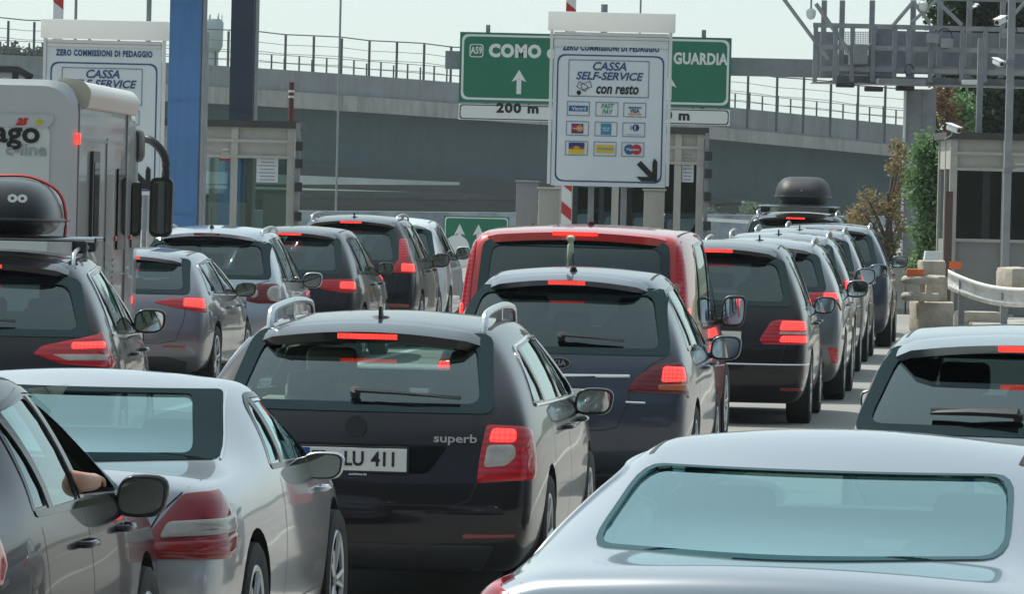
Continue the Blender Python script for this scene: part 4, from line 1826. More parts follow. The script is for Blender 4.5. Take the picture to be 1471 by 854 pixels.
# ---------------- toll booths
def booth(x0, x1, ytop, d, label, wins, depth=2.6, glass=None, roofh=.12, zwin=(1.15, 2.55), post_x=(), papers=(), ybase=.16, H=None):
    s = F_PX / d
    xm = (x0 + x1) / 2
    c = at(xm, ytop, d)
    Ht = c.z
    w = (x1 - x0) / s
    root = empty('toll_booth', (c.x, d, 0))
    tag(root, label, 'toll booth', 'toll booths of the plaza')

    def X(px): return (px - xm) / s
    t = .05
    z0, z1 = zwin
    MB().box((0, depth / 2, Ht - roofh / 2), (w + .16, depth + .2, roofh)).build('roof', M_DROOF, root)
    ztop = Ht - roofh
    # frame posts
    m = MB()
    xs = sorted(set([-w / 2 + .06, w / 2 - .06] + [X(p) for p in post_x]))
    for x in xs:
        m.box((x, 0, (ybase + ztop) / 2), (.12, .12, ztop - ybase))
    for x in (-w / 2 + .06, w / 2 - .06):
        m.box((x, depth, (ybase + ztop) / 2), (.12, .12, ztop - ybase))
        m.box((x, depth / 2, (ybase + ztop) / 2), (.10, .10, ztop - ybase))
    m.build('frame', M_CREAM, root)
    # walls below and above the windows
    for (ya, yb, nm_, mt) in ((ybase, z0, 'lower_panel', M_PANG), (z1, ztop, 'upper_panel', M_CREAM)):
        m = MB()
        m.box((0, .03, (ya + yb) / 2), (w - .05, t, yb - ya))
        m.box((0, depth - .03, (ya + yb) / 2), (w - .05, t, yb - ya))
        m.box((-w / 2 + .05, depth / 2, (ya + yb) / 2), (t, depth - .12, yb - ya))
        m.box((w / 2 - .05, depth / 2, (ya + yb) / 2), (t, depth - .12, yb - ya))
        m.build(nm_, mt, root)
    for z in (z0, z1, (z1 + ztop) / 2 + .02):
        MB().box((0, -.0655, z), (w, .012, .05)).build('rail_trim', M_CREAM, root)
    gm = glass or G_BOOTH
    for i in range(len(xs) - 1):
        MB().box(((xs[i] + xs[i + 1]) / 2, .02, (z0 + z1) / 2), (xs[i + 1] - xs[i] - .12, .008, z1 - z0)).build('window', gm, root)
    for sx in (-1, 1):
        MB().box((sx * (w / 2 - .05), depth / 2, (z0 + z1) / 2), (.008, depth - .2, z1 - z0)).build('window', gm, root)
    MB().box((0, depth - .02, (z0 + z1) / 2), (w - .3, .008, z1 - z0)).build('window', gm, root)
    MB().box((0, depth / 2, ybase + .06), (w - .2, depth - .2, .04)).build('booth_floor', M_DROOF, root)
    # desk, chair back and a monitor inside
    MB().bbox((0, depth * .45, z0 - .12), (w * .7, .6, .05), .01).build('desk', M_CREAM, root)
    MB().bbox((w * .12, depth * .5, z0 + .12), (.42, .05, .32), .015).build('monitor', M_PLAS, root)
    for (px0, py0, px1, py1, mt, tx) in papers:
        xa, xb = X(px0), X(px1)
        za, zb_ = at((px0 + px1) / 2, py0, d).z, at((px0 + px1) / 2, py1, d).z
        za -= 0
        p = MB().box(((xa + xb) / 2, .010, (za + zb_) / 2), (xb - xa, .004, za - zb_)).build('notice', mt, root)
        n = max(2, int((za - zb_) / .06))
        m = MB()
        for i in range(n):
            z = za - (i + .6) * (za - zb_) / (n + .3)
            ww = (xb - xa) * random.uniform(.55, .82)
            m.box(((xa + xb) / 2, .006, z), (ww, .003, .018))
        m.build('notice_print', M_GREYTXT if tx == 0 else M_SIGNW, p)
    return root


lb = booth(215, 424, 172, 95, 'cream framed toll booth on the left beside the blue column', None, post_x=(281, 338), zwin=(.93, 2.55),
           papers=((370, 220, 401, 262, M_PAPER, 0), (316, 211, 333, 231, M_REDP, 1)))
cb = booth(800, 1012, 181, 96, 'cream framed toll booth right behind the middle pay sign', None, post_x=(820, 886, 975), zwin=(1.05, 2.62),
           papers=((981, 219, 998, 262, M_PAPER, 0),), glass=G_BOOTHD)
rb = booth(1366, 1560, 192, 94, 'grey and cream toll booth with dark windows at the right edge', None, post_x=(1446, 1500), zwin=(1.42, 2.62), glass=G_BOOTHD,
           papers=((1457, 232, 1476, 247, M_REDP, 1),))
MB().bbox((.88, 2.35, 1.45), (.52, .02, .95), .008).build('added_bright_panel', M_ACRYL, lb)  # added translucent panels catch sun from behind to brighten the panes
MB().bbox((-.05, 2.35, 1.35), (.75, .02, .80), .008).build('added_bright_panel', M_ACRYL, lb)
MB().box((.38, 2.35, 1.75), (.10, .02, 1.5)).build('inner_pole', M_SIGNW, lb)
# side details of the booths: dark service post with lamp and box
for root_, x, lab in ((lb, 1.30, 0), (cb, 1.32, 0)):
    m = MB().box((x, -.12, 1.65), (.07, .07, 3.0))
    m.build('conduit_or_lit_edge', M_GALVD, root_)
    for z in (1.1, 1.55, 2.05, 2.45, 2.75):
        MB().bbox((x + .03, -.19, z), (.13, .10, .16), .015).build('junction_box', M_PLAS, root_, True)
sp = at(1362, 330, 93.4)
root = empty('corner_post', (sp.x, 93.4, 0))
tag(root, 'dark brown steel post guarding the left corner of the right booth', 'post')
MB().box((0, 0, at(1362, 275, 93.4).z / 2), (.13, .13, at(1362, 275, 93.4).z)).build('shaft', M_BROWN, root)
MB().bbox((.13, -.08, 1.0), (.22, .05, .13), .02).build('reflector', M_ORANGE, root, True)
# grey square pole in front of the right booth
q = at(1449, 190, 92)
root = empty('square_pole', (q.x, 92, 0))
tag(root, 'blue-grey square pole standing in front of the right booth windows', 'pole')
MB().box((0, 0, 3.0), (.12, .12, 6.0)).build('shaft', M_GALV, root)
MB().box((0, 0, .19), (.3, .3, .03)).build('base_plate', M_GALVD, root)
for z in (2.6, 4.4): MB().box((0, 0, z), (.15, .15, .06)).build('clamp', M_GALVD, root)
q = at(1419, 100, 93)
root = empty('square_pole', (q.x, 93.5, 0))
tag(root, 'shorter grey square post rising above the roof of the right booth', 'pole')
MB().box((0, 1.0, (at(1419, 55, 94.5).z + 3.0) / 2), (.10, .10, at(1419, 55, 94.5).z - 3.0)).build('shaft', M_GALVD, root)
MB().box((0, 1.0, 3.03), (.2, .2, .03)).build('base_plate', M_GALVD, root)


def cctv(px, py, d, label, rz=0.3, size=1.0, arm=(0, .3, -.2)):
    q = at(px, py, d)
    root = empty('security_camera', q, rz)
    tag(root, label, 'camera', 'white security cameras')
    k = size
    MB().bbox((0, 0, 0), (.15 * k, .42 * k, .14 * k), .025 * k, Matrix.Rotation(R(14), 3, 'X')).build('housing', M_WHITE, root, True)
    MB().bbox((0, -.02 * k, .085 * k), (.19 * k, .48 * k, .02 * k), .008 * k, Matrix.Rotation(R(14), 3, 'X')).build('sunshield', M_WHITE, root, True)
    MB().cyl((0, -.222 * k, -.05 * k), (0, -.205 * k, -.046 * k), .05 * k, 16).build('camera_lens', M_INK, root, True)
    MB().tube([(0, .03, -.05 * k), (0, .06, -.16 * k), arm], .02 * k, 8).build('bracket', M_GALV, root, True)
    return root


cctv(1370, 185, 93, 'white bullet camera on the top left corner of the right booth', .6, .68, (.05, .3, -.18))
cctv(1434, 90, 92, 'white box camera halfway up the grey pole in front of the right gantry', .4, .62, (.16, .06, -.12))
cctv(1437, 30, 108, 'white camera under the top of the gantry on the right', -.5, .8, (.1, .3, .1))


# ---------------- gantry with walkway
GD = 116.0
gs = F_PX / GD
gq = at(1322, 200, GD)
root = empty('overhead_gantry', (gq.x, GD, 0))
tag(root, 'grey steel gantry with a caged walkway and truss above the right queue', 'gantry')


def G(px, py, dy=0.0):
    q = at(px, py, GD + dy)
    return Vector((q.x - gq.x, dy, q.z))


colh = G(1322, 128).z
m = MB()
w = 43 / gs
m.box((0, -.0, colh / 2), (w, .02, colh)); m.box((0, .5, colh / 2), (w, .02, colh)); m.box((-w / 2 + .02, .25, colh / 2), (.04, .48, colh)); m.box((w / 2 - .02, .25, colh / 2), (.04, .48, colh))
m.box((.06, -.02, colh / 2), (.05, .03, colh))
m.build('column', M_GALVD, root)
MB().cyl((-w / 2 - .03, -.06, 0), (-w / 2 - .03, -.06, colh), .03, 8).build('conduit_or_lit_edge', M_SIGNW, root, True)  # white tube stands in for the column's sunlit left edge


def gbox(name, x0, y0, x1, y1, dy, dep, mt=M_GALVD):
    a, b = G(x0, y0, dy), G(x1, y1, dy)
    return MB().box(((a.x + b.x) / 2, dy + dep / 2, (a.z + b.z) / 2), (abs(b.x - a.x), dep, abs(a.z - b.z))).build(name, mt, root)


# beam that also carries the green sign, running left
a, b = G(640, 75, 14), G(1250, 102, 14)
m = MB(); m.box(((a.x + b.x) / 2, 14, (G(1110, 97, 14).z)), (b.x - a.x, .4, .42)); m.build('long_beam', M_GALVD, root)
a, b = G(1235, 100, 0), G(1235, 100, 14)
MB().box((a.x, 7, G(1110, 97, 14).z), (.3, 14.4, .40)).build('cross_beam', M_GALVD, root)
gbox('top_beam', 1125, -9, 1560, 5, 0, .2)
gbox('top_beam', 1140, -12, 1560, 2, 1.6, .2)
# walkway floor and toe boards
gbox('walkway_floor', 1170, 118, 1560, 126, 0, 1.7)
gbox('walkway_floor', 1262, 112, 1330, 122, -1.1, 1.0)
gbox('box_beam', 1200, 108, 1560, 128, .3, .4)
gbox('side_panel', 1170, 45, 1200, 112, 1.6, .03)
gbox('side_panel', 1255, 40, 1283, 115, 1.6, .03)
gbox('side_panel', 1286, 44, 1560, 110, 1.6, .03)
gbox('side_panel', 1200, 78, 1286, 108, 1.72, .03)
gbox('side_panel', 1206, 92, 1560, 112, .02, .03)
# railings
for y in (39, 70, 101):
    gbox('handrail', 1168, y, 1560, y + 2.4, -.02, .05, M_GALV)
for x in (1169, 1198, 1222, 1252, 1283, 1303, 1335, 1380, 1413, 1450, 1490, 1540):
    gbox('railing_post', x, 38, x + 4.5, 118, -.05, .08, M_GALVD)
# truss diagonals
for (p, q_, r_) in (((1125, -3), (1190, 85), .045), ((1172, 5), (1232, 92), .05), ((1283, 36), (1312, 2), .045), ((1312, 2), (1335, 32), .045), ((1310, 32), (1345, 0), .04), ((1226, 92), (1252, 62), .03), ((1345, 0), (1382, 36), .045), ((1455, 22), (1475, 0), .045)):
    MB().tube([G(*p), G(*q_)], r_, 6).build('diagonal', M_GALV, root)
for x in (1183, 1209, 1252, 1311, 1350, 1392, 1440):
    gbox('vertical', x - 2.5, 0, x + 2.5, 112, .5, .08, M_GALV)
# mesh behind the railing
m = MB()
for i in range(26):
    a, b = G(1200 + i * 2.4, 45, 1.55), G(1200 + i * 2.4, 78, 1.55)
    m.tube([a, b], .006, 4)
for i in range(12):
    a, b = G(1200, 46 + i * 2.8, 1.55), G(1262, 46 + i * 2.8, 1.55)
    m.tube([a, b], .006, 4)
m.build('mesh_panel', M_GALVD, root)
for (x, y) in ((1214, 122), (1300, 127), (1395, 118), (1255, 128)):
    a = G(x, y, -.15)
    MB().bbox(a, (.38, .3, .10), .02).build('sensor', M_PLAS if x != 1395 else M_WHITE, root, True)
# cable loops
for (x, y, r_) in ((1357, 55, .16), (1452, 45, .13), (1306, 100, .09)):
    c = G(x, y, -.12)
    MB().tube([c + Vector((r_ * math.cos(t), 0, r_ * math.sin(t) * 1.3)) for t in [i * .4 for i in range(15)]], .012, 6).build('cable', M_INK, root, True)
for (x, y) in ((1340, 55), (1360, 62), (1448, 48)):
    MB().bbox(G(x, y, -.15), (.26, .16, .2), .02).build('junction_box', M_GALV, root, True)
for (px, py, lab) in ((1165, 19, 'white dome lamp hanging at the left end of the gantry'), (1326, 8, 'white dome lamp hanging at the top above the gantry walkway')):
    q = at(px, py, GD)
    r2 = empty('dome_camera', q)
    tag(r2, lab, 'camera', 'white dome cameras')
    MB().tube([(0, 0, .10), (0, 0, .06), (0, 0, -.03), (0, 0, -.10), (0, 0, -.13)], .1, 16, rs=[.05, .10, .10, .075, .02]).build('dome', M_SIGNW, r2, True)
    MB().cyl((0, 0, .09), (0, 0, .32), .02, 8).build('bracket', M_GALV, r2)

# ---------------- green direction sign
GSD = 129.0
ss = F_PX / GSD
c = at(855, 100, GSD)
root = empty('direction_sign', (c.x, GSD, 0))
tag(root, 'big green motorway sign to Como with white arrows behind the middle pay sign', 'sign')
def SX(px): return (px - 855) / ss
def SZ(py): return c.z + (100 - py) / ss      # height on the sign's centre line


tilt = lambda px, py: py - .0236 * (px - 855) # photo row -> row on the centre line
MB().box((0, .03, (SZ(50) + SZ(151)) / 2), (390 / ss, .06, SZ(50) - SZ(151))).build('panel', M_GREEN, root)
P = round_poly([(SX(663), SZ(147)), (SX(1047), SZ(147)), (SX(1047), SZ(53)), (SX(663), SZ(53))], .16, 6)
cz = (SZ(147) + SZ(53)) / 2
m = MB(); n = len(P)
m.add([(p.x, -.003, p.y) for p in P] + [(p.x - math.copysign(.05, p.x), -.003, p.y - math.copysign(.05, p.y - cz)) for p in P], [(i, (i + 1) % n, n + (i + 1) % n, n + i) for i in range(n)])
m.build('border', M_SIGNW, root)
MB().box((0, .03, (SZ(153) + SZ(176)) / 2), (390 / ss, .06, SZ(153) - SZ(176))).build('distance_plate', M_SIGNW, root)
m = MB()
P = round_poly([(SX(660) + .03, SZ(175)), (SX(1050) - .03, SZ(175)), (SX(1050) - .03, SZ(154)), (SX(660) + .03, SZ(154))], .08, 5)
cz = (SZ(154) + SZ(175)) / 2; n = len(P)
m.add([(p.x, -.003, p.y) for p in P] + [(p.x - math.copysign(.022, p.x), -.003, p.y - math.copysign(.022, p.y - cz)) for p in P], [(i, (i + 1) % n, n + (i + 1) % n, n + i) for i in range(n)])
m.build('plate_border', M_INK, root)
text('lettering', 'COMO e', .39, M_SIGNW, root, (SX(702), -.004, SZ(tilt(740, 74))), align='LEFT', bold=.024, sx=.93, space=1.12)
text('lettering', 'GUARDIA', .36, M_SIGNW, root, (SX(967), -.004, SZ(tilt(1000, 85))), align='LEFT', bold=.014, sx=.76, space=1.05)
text('distance_lettering', '200 m', .30, M_INK, root, (SX(745), -.004, SZ(tilt(745, 156))), bold=.014, sx=1.15, space=1.15)
text('distance_lettering', '200 m', .30, M_INK, root, (SX(962), -.004, SZ(tilt(962, 166))), bold=.014, sx=1.15, space=1.15)
m = MB()
x0, x1, z0, z1 = SX(674), SX(694), SZ(tilt(684, 82)), SZ(tilt(684, 63))
P = round_poly([(x0, z0), (x1, z0), (x1, z1), (x0, z1)], .07, 5); n = len(P); cxx, czz = (x0 + x1) / 2, (z0 + z1) / 2
m.add([(p.x, -.004, p.y) for p in P] + [(cxx + (p.x - cxx) * .86, -.004, czz + (p.y - czz) * .86) for p in P], [(i, (i + 1) % n, n + (i + 1) % n, n + i) for i in range(n)])
m.build('route_badge', M_SIGNW, root)
text('route_lettering', 'A59', .22, M_SIGNW, root, (cxx, -.004, czz), bold=.006, sx=.72)


def up_arrow(parent, cx_, zb_, h, w, mt, y=-.004):
    m = MB()
    m.prism([(cx_ - w * .16, y, zb_), (cx_ + w * .16, y, zb_), (cx_ + w * .16, y, zb_ + h * .6), (cx_ - w * .16, y, zb_ + h * .6)], None, (0, -.004, 0))
    m.prism([(cx_ - w / 2, y, zb_ + h * .5), (cx_, y, zb_ + h * .62), (cx_ + w / 2, y, zb_ + h * .5), (cx_, y, zb_ + h)], None, (0, -.0045, 0))
    return m.build('arrow', mt, parent)


up_arrow(root, SX(746), SZ(tilt(746, 135)), 35 / ss, 21 / ss, M_SIGNW)
up_arrow(root, SX(962), SZ(tilt(962, 143)), 35 / ss, 21 / ss, M_SIGNW)
for px in (700, 1010):
    MB().box((SX(px), .12, SZ(105)), (.10, .10, SZ(46) - SZ(178))).build('bracket', M_GALVD, root)

# small green lane sign and round sign beyond the white crossover
d = 150; s2 = F_PX / d
c = at(684, 342, d)
root = empty('lane_sign', (c.x, d, 0))
tag(root, 'small green lane sign with two white arrows left of the red van', 'sign')
zc = c.z
MB().box((0, 0, zc), (94 / s2, .05, 62 / s2)).build('panel', M_GREEN, root)
m = MB()
w_, h_ = 47 / s2 - .03, 31 / s2 - .03
P = round_poly([(-w_, zc - h_), (w_, zc - h_), (w_, zc + h_), (-w_, zc + h_)], .08, 4); n = len(P)
m.add([(p.x, -.028, p.y) for p in P] + [(p.x - math.copysign(.03, p.x), -.028, p.y - math.copysign(.03, p.y - zc)) for p in P], [(i, (i + 1) % n, n + (i + 1) % n, n + i) for i in range(n)])
m.build('border', M_SIGNW, root)
up_arrow(root, -24 / s2, zc - .25, .62, .30, M_SIGNW, -.03)
up_arrow(root, 3 / s2, zc - .25, .62, .30, M_SIGNW, -.03)
for x in (-.5, .5):
    MB().cyl((x, .06, 0), (x, .06, zc), .035, 8).build('leg', M_GALV, root)
d = 120; s2 = F_PX / d
c = at(656, 356, d)
root = empty('round_sign', (c.x, d, 0))
tag(root, 'plain pale round road sign on a thin post in front of the small green sign', 'sign')
MB().cyl((0, 0, c.z), (0, .03, c.z), 18 / s2, 28).build('disc', M_PANEL, root)
MB().cyl((0, .05, 0), (0, .05, c.z + .1), .03, 8).build('leg', M_GALV, root)
root = empty('guard_rail', (at(650, 400, 112).x, 112, 0))
tag(root, 'white guard rail with an orange reflector beside the white crossover', 'guard rail')
MB().tube([(-1.6, 1.2, .62), (-.5, .4, .62), (.6, 0, .6), (1.2, -.1, .55)], .09, 8, flat=1.3).build('rail', M_SIGNW, root, True)
MB().bbox((-.05, .02, .42), (.22, .05, .12), .02).build('reflector', M_ORANGE, root, True)
for x in (-1.0, 0, 1.0): MB().box((x, .5, .3), (.1, .08, .6)).build('post', M_GALV, root)

# ---------------- barriers in front of the right booth
def block(px, py0, py1, wpx, d, dep, mat_, label, rz=0, bev=.04):
    s = F_PX / d
    a, b = at(px, py0, d), at(px, py1, d)
    h = a.z - max(b.z, 0)
    m = MB().bbox((0, 0, h / 2), (wpx / s, dep, h), bev, seg=2)
    o = m.build('concrete_block', mat_, None, True, loc=(a.x, d, max(b.z, 0)))
    o.rotation_euler = (0, 0, rz)
    rnd = random.Random(px)
    for v in o.data.vertices:
        v.co += Vector((rnd.uniform(-.012, .012), rnd.uniform(-.012, .012), rnd.uniform(-.012, .012)))
    tag(o, label, 'concrete block', 'weathered concrete blocks')
    return o


bd = 88.0
block(1338, 433, 500, 52, bd, .9, M_CONCS, 'wide low concrete block at the left foot of the right booth', .08)
block(1345, 396, 434, 30, bd + .15, .55, M_CONCS, 'squarish concrete block on top of the wide low block', -.05)
block(1338, 374, 398, 34, bd + 1.6, .5, M_CONCS, 'smaller pale concrete block behind the upper one', .1)
block(1405, 448, 505, 64, bd + 1.3, .7, M_CONCS, 'long low concrete block under the curved guard rail', .05)
block(1459, 384, 420, 40, bd + 1.9, .7, M_CONCS, 'slanted concrete block above the curved guard rail', .3, .09)
# curved W-beam
root = empty('guard_rail', (at(1415, 430, bd).x, bd, 0))
tag(root, 'white curved double-wave guard rail in front of the right booth', 'guard rail')
for y0_ in (0,):
    prof = [(-.0, .155), (-.05, .12), (-.05, .085), (.0, .045), (.0, -.045), (-.05, -.085), (-.05, -.12), (0, -.155)]
    path = []
    for t in range(0, 21):
        u = t / 20
        px = 1367 + 190 * u
        zz = .83 - .25 * (1 - (1 - min(u * 2.2, 1)) ** 2)
        q = at(px, 430, bd)
        path.append((q.x - root.location.x, .9 - 1.5 * min(1, u * 1.6) ** .8 * .9, zz))
    vs, fs = [], []
    for (x, y, z) in path:
        for (py_, pz_) in prof:
            vs.append((x, y + py_, z + pz_))
    for (x, y, z) in path:
        for (py_, pz_) in prof[::-1]:
            vs.append((x, y + py_ + .008, z + pz_))
    n = len(prof)
    N = len(path)
    for i in range(N - 1):
        for j in range(n - 1):
            fs.append((i * n + j, (i + 1) * n + j, (i + 1) * n + j + 1, i * n + j + 1))
            o_ = N * n
            fs.append((o_ + i * n + j, o_ + (i + 1) * n + j, o_ + (i + 1) * n + j + 1, o_ + i * n + j + 1))
    mesh_ob('rail', vs, fs, simple('worn_white_rail', (.76, .75, .71), .55, var=.25, vscale=7), root, None, True)
    for i in (2, 8, 14, 19):
        x, y, z = path[i]
        MB().box((x, y + .06, z / 2 + .05), (.10, .09, z + .1)).build('post', M_GALVD, root)
# end loops left of booth
root = empty('barrier_end', (at(1320, 415, bd - .6).x, bd - .6, 0))
tag(root, 'pale rounded guard rail end piece with an orange reflector on the concrete block', 'barrier end')
q = at(1320, 415, bd - .6)
for dz in (.13, -.13):
    MB().tube(smooth_path([(.30, .05, q.z + dz), (0, -.05, q.z + dz), (-.17, .02, q.z + dz), (-.20, .16, q.z + dz), (-.1, .3, q.z + dz)], 4), .07, 10).build('rail_loop', M_CONCS, root, True)
MB().box((.05, .06, q.z - .02), (.09, .06, .52)).build('post', M_CONCS, root)
MB().bbox((-.06, .0, q.z + .25), (.28, .06, .12), .02).build('reflector', M_ORANGE, root, True)
q = at(1348, 385, 90)
root = empty('kiosk', (q.x, 91.5, 0))
tag(root, 'small white slanted ticket box on a post by the booth corner', 'kiosk')
MB().prism([(-.16, 0, q.z - .22), (.16, 0, q.z - .22), (.16, 0, q.z + .25), (-.10, 0, q.z + .25)], None, (0, .3, 0)).build('housing', M_WHITE, root)
MB().cyl((0, .15, 0), (0, .15, q.z - .22), .04, 10).build('leg', M_GALV, root)
# long concrete wall behind, seen left of the blocks
root = empty('barrier_wall', (at(1300, 420, 101).x, 101, 0))
tag(root, 'grey precast concrete barrier behind the head of the right queue', 'barrier')
for k_ in range(-1, 4):
    m = MB()
    P = [(-.30, 0), (-.30, .10), (-.14, .35), (-.09, .95), (.09, .95), (.14, .35), (.30, .10), (.30, 0)]
    m.prism([(k_ * 1.6 + .01, p[0], p[1]) for p in P], None, (1.57, 0, 0))
    m.build('barrier_section', M_CONC, root)

# ---------------- vegetation
def leaf_mat(name, cols, rough=.6):
    m, nt, b = new_mat(name)
    ge = nt.nodes.new('ShaderNodeNewGeometry')
    cr = nt.nodes.new('ShaderNodeValToRGB')
    while len(cr.color_ramp.elements) < len(cols):
        cr.color_ramp.elements.new(.5)
    for i, c_ in enumerate(cols):
        cr.color_ramp.elements[i].position = i / (len(cols) - 1)
        cr.color_ramp.elements[i].color = rgb(*c_)
    nt.links.new(ge.outputs['Random Per Island'], cr.inputs['Fac'])
    nt.links.new(cr.outputs['Color'], b.inputs['Base Color'])
    b.inputs['Roughness'].default_value = rough
    b.inputs['Specular IOR Level'].default_value = .3
    out = nt.nodes['Material Output']
    tl = nt.nodes.new('ShaderNodeBsdfTranslucent')
    nt.links.new(cr.outputs['Color'], tl.inputs['Color'])
    mx = nt.nodes.new('ShaderNodeMixShader'); mx.inputs[0].default_value = .35
    nt.links.new(b.outputs[0], mx.inputs[1]); nt.links.new(tl.outputs[0], mx.inputs[2])
    nt.links.new(mx.outputs[0], out.inputs['Surface'])
    return m


LG = leaf_mat('cedar_leaves', [(.10, .19, .08), (.15, .27, .11), (.22, .34, .15)])
LD = leaf_mat('dark_conifer_leaves', [(.02, .045, .025), (.035, .07, .03), (.05, .09, .04)])
LO = leaf_mat('autumn_leaves', [(.34, .17, .10), (.42, .25, .13), (.22, .25, .10), (.34, .21, .12), (.18, .23, .10), (.14, .18, .08)])
LR = leaf_mat('dry_red_leaves', [(.18, .07, .05), (.24, .12, .07), (.08, .09, .04)])
M_BARK = simple('bark', (.09, .065, .05), .9, var=.3, vscale=8)


def tree(name, label, base, trunk_h, clumps, leaf, mat_, seed=1, droop=0.0, group=None, n=60):
    rnd = random.Random(seed)
    root = empty(name, base)
    tag(root, label, 'tree' if 'shrub' not in name else 'shrub', group)
    m = MB()
    lean = Vector((rnd.uniform(-.1, .1), 0, 0))
    m.tube([(0, 0, 0), Vector((0, 0, trunk_h * .5)) + lean, (0, 0, trunk_h)], .1, 8, rs=[trunk_h * .035 + .03, trunk_h * .025 + .02, .02])
    for (c_, r_) in clumps[::2]:
        c_ = Vector(c_)
        s_ = Vector((0, 0, min(trunk_h * .8, max(.2, c_.z * .6))))
        m.tube([s_, (s_ + c_) / 2 + Vector((0, 0, .05)), c_], .03, 5, rs=[.05, .03, .012])
    m.build('trunk', M_BARK, root, True)
    vs, fs = [], []
    for (c_, r_) in clumps:
        c_ = Vector(c_)
        for i in range(int(n * (r_ / .5) ** 1.6) + 8):
            while True:
                p = Vector((rnd.uniform(-1, 1), rnd.uniform(-1, 1), rnd.uniform(-1, 1)))
                if p.length < 1: break
            q = p.length
            p = p * r_ * (.6 + .4 * rnd.random()) + c_
            p.z -= droop * rnd.random() * q
            a = leaf * rnd.uniform(.6, 1.4)
            u = Vector((rnd.uniform(-1, 1), rnd.uniform(-1, 1), rnd.uniform(-.7, .7) - droop)).normalized()
            v = u.cross(Vector((rnd.uniform(-1, 1), rnd.uniform(-1, 1), rnd.uniform(-1, 1)))).normalized()
            b_ = len(vs)
            vs += [p, p + u * a * .5 + v * a * .28, p + u * a, p + u * a * .5 - v * a * .28]
            fs.append((b_, b_ + 1, b_ + 2, b_ + 3))
    mesh_ob('crown', vs, fs, mat_, root)
    return root


def clumps_px(base, d, pts, jitter=.3, seed=0):
    """(px, py, r metres) -> clump centres local to base."""
    rnd = random.Random(seed)
    out = []
    for (px, py, r_) in pts:
        q = at(px, py, d)
        out.append(((q.x - base[0], rnd.uniform(-jitter, jitter), q.z - base[2]), r_))
    return out


rnd = random.Random(5)
b = (at(1272, 400, 108).x, 108, 0)
pts = [(1290 + rnd.uniform(-12, 8), y, rnd.uniform(.12, .24)) for y in range(208, 400, 11)]
pts += [(1262 + rnd.uniform(-26, 26), y, rnd.uniform(.16, .30)) for y in range(285, 410, 9)]
pts += [(1235 + rnd.uniform(-12, 20), y, rnd.uniform(.16, .28)) for y in range(300, 400, 9)]
tree('autumn_shrub', 'orange and green autumn shrub left of the gantry column', b, 2.2, clumps_px(b, 108, pts), .075, LO, 2, n=460)
b = (at(1338, 400, 99).x, 99, 0)
pts = [(1338 + rnd.uniform(-24, 20), y, rnd.uniform(.20, .34)) for y in range(200, 395, 5)] + [(1352 + rnd.uniform(-12, 12), y, .3) for y in range(205, 380, 12)]
tree('cedar_tree', 'bright green feathery conifer between the gantry column and the right booth', b, 3.2, clumps_px(b, 99, pts), .085, LG, 3, droop=.16, n=420)
b = (at(1440, 300, 135).x, 135, 0)
pts = [(1440 + rnd.uniform(-80, 120), y, rnd.uniform(.5, .9)) for y in range(-140, 210, 7)] + [(1385 + rnd.uniform(-20, 50), y, .55) for y in range(120, 230, 10)]
tree('conifer_tree', 'tall dark conifer rising behind the gantry at the top right', b, 7.5, clumps_px(b, 135, pts, 1.0), .19, LD, 4, droop=.2, n=330)
b = (at(1355, 300, 125).x, 125, 0)
pts = [(1350 + rnd.uniform(-25, 25), y, rnd.uniform(.25, .4)) for y in range(125, 220, 8)]
tree('small_tree', 'thin reddish leaved tree peeking between gantry and right booth', b, 4.0, clumps_px(b, 125, pts, .5), .11, LR, 6, n=220)
b = (at(1365, 300, 128).x, 129, 0)
pts = [(1378 + rnd.uniform(-16, 20), y, rnd.uniform(.3, .45)) for y in range(140, 215, 7)]
tree('small_tree', 'mid green tree just above the roof of the right booth', b, 4.0, clumps_px(b, 129, pts, .5), .12, LG, 8, n=300)
# far greenery
for i, (px, w, lab) in enumerate(((1060, 60, 'hazy far bushes seen above the right queue'),)):
    b = (at(px, 340, 385).x, 385, 0)
    pts = [(px + rnd.uniform(-w, w), rnd.uniform(298, 335), rnd.uniform(.6, 1.1)) for _ in range(26)]
    tree('hedge_shrub', lab, b, 1.0, clumps_px(b, 385, pts, 1.0), .3, leaf_mat('far_leaves', [(.10, .15, .11), (.16, .22, .15)]), 10 + i, n=40)
b = (at(30, 100, 420).x, 420, 0)
pts = [(20 + rnd.uniform(-60, 60), rnd.uniform(78, 100), rnd.uniform(.6, 1.2)) for _ in range(40)]
tree('far_tree', 'far treetops just above the viaduct parapet at the left edge', b, 9, clumps_px(b, 420, pts, 1.0), .4, LD, 14, n=60)

# ---------------- haze: thin even air over the whole place
hz = MB().box((0, 420, 32), (1100, 1300, 72)).build('haze', M_GALV)
hz.data.materials.clear()
hm = bpy.data.materials.new('haze_air')
hm.use_nodes = True
hm.node_tree.nodes.clear()
ho = hm.node_tree.nodes.new('ShaderNodeOutputMaterial')
hv_ = hm.node_tree.nodes.new('ShaderNodeVolumePrincipled')
hv_.inputs['Color'].default_value = rgb(.86, .94, .96)
hv_.inputs['Density'].default_value = HAZE
hv_.inputs['Anisotropy'].default_value = .3
hm.node_tree.links.new(hv_.outputs[0], ho.inputs['Volume'])
hz.data.materials.append(hm)
tag(hz, kind='stuff')

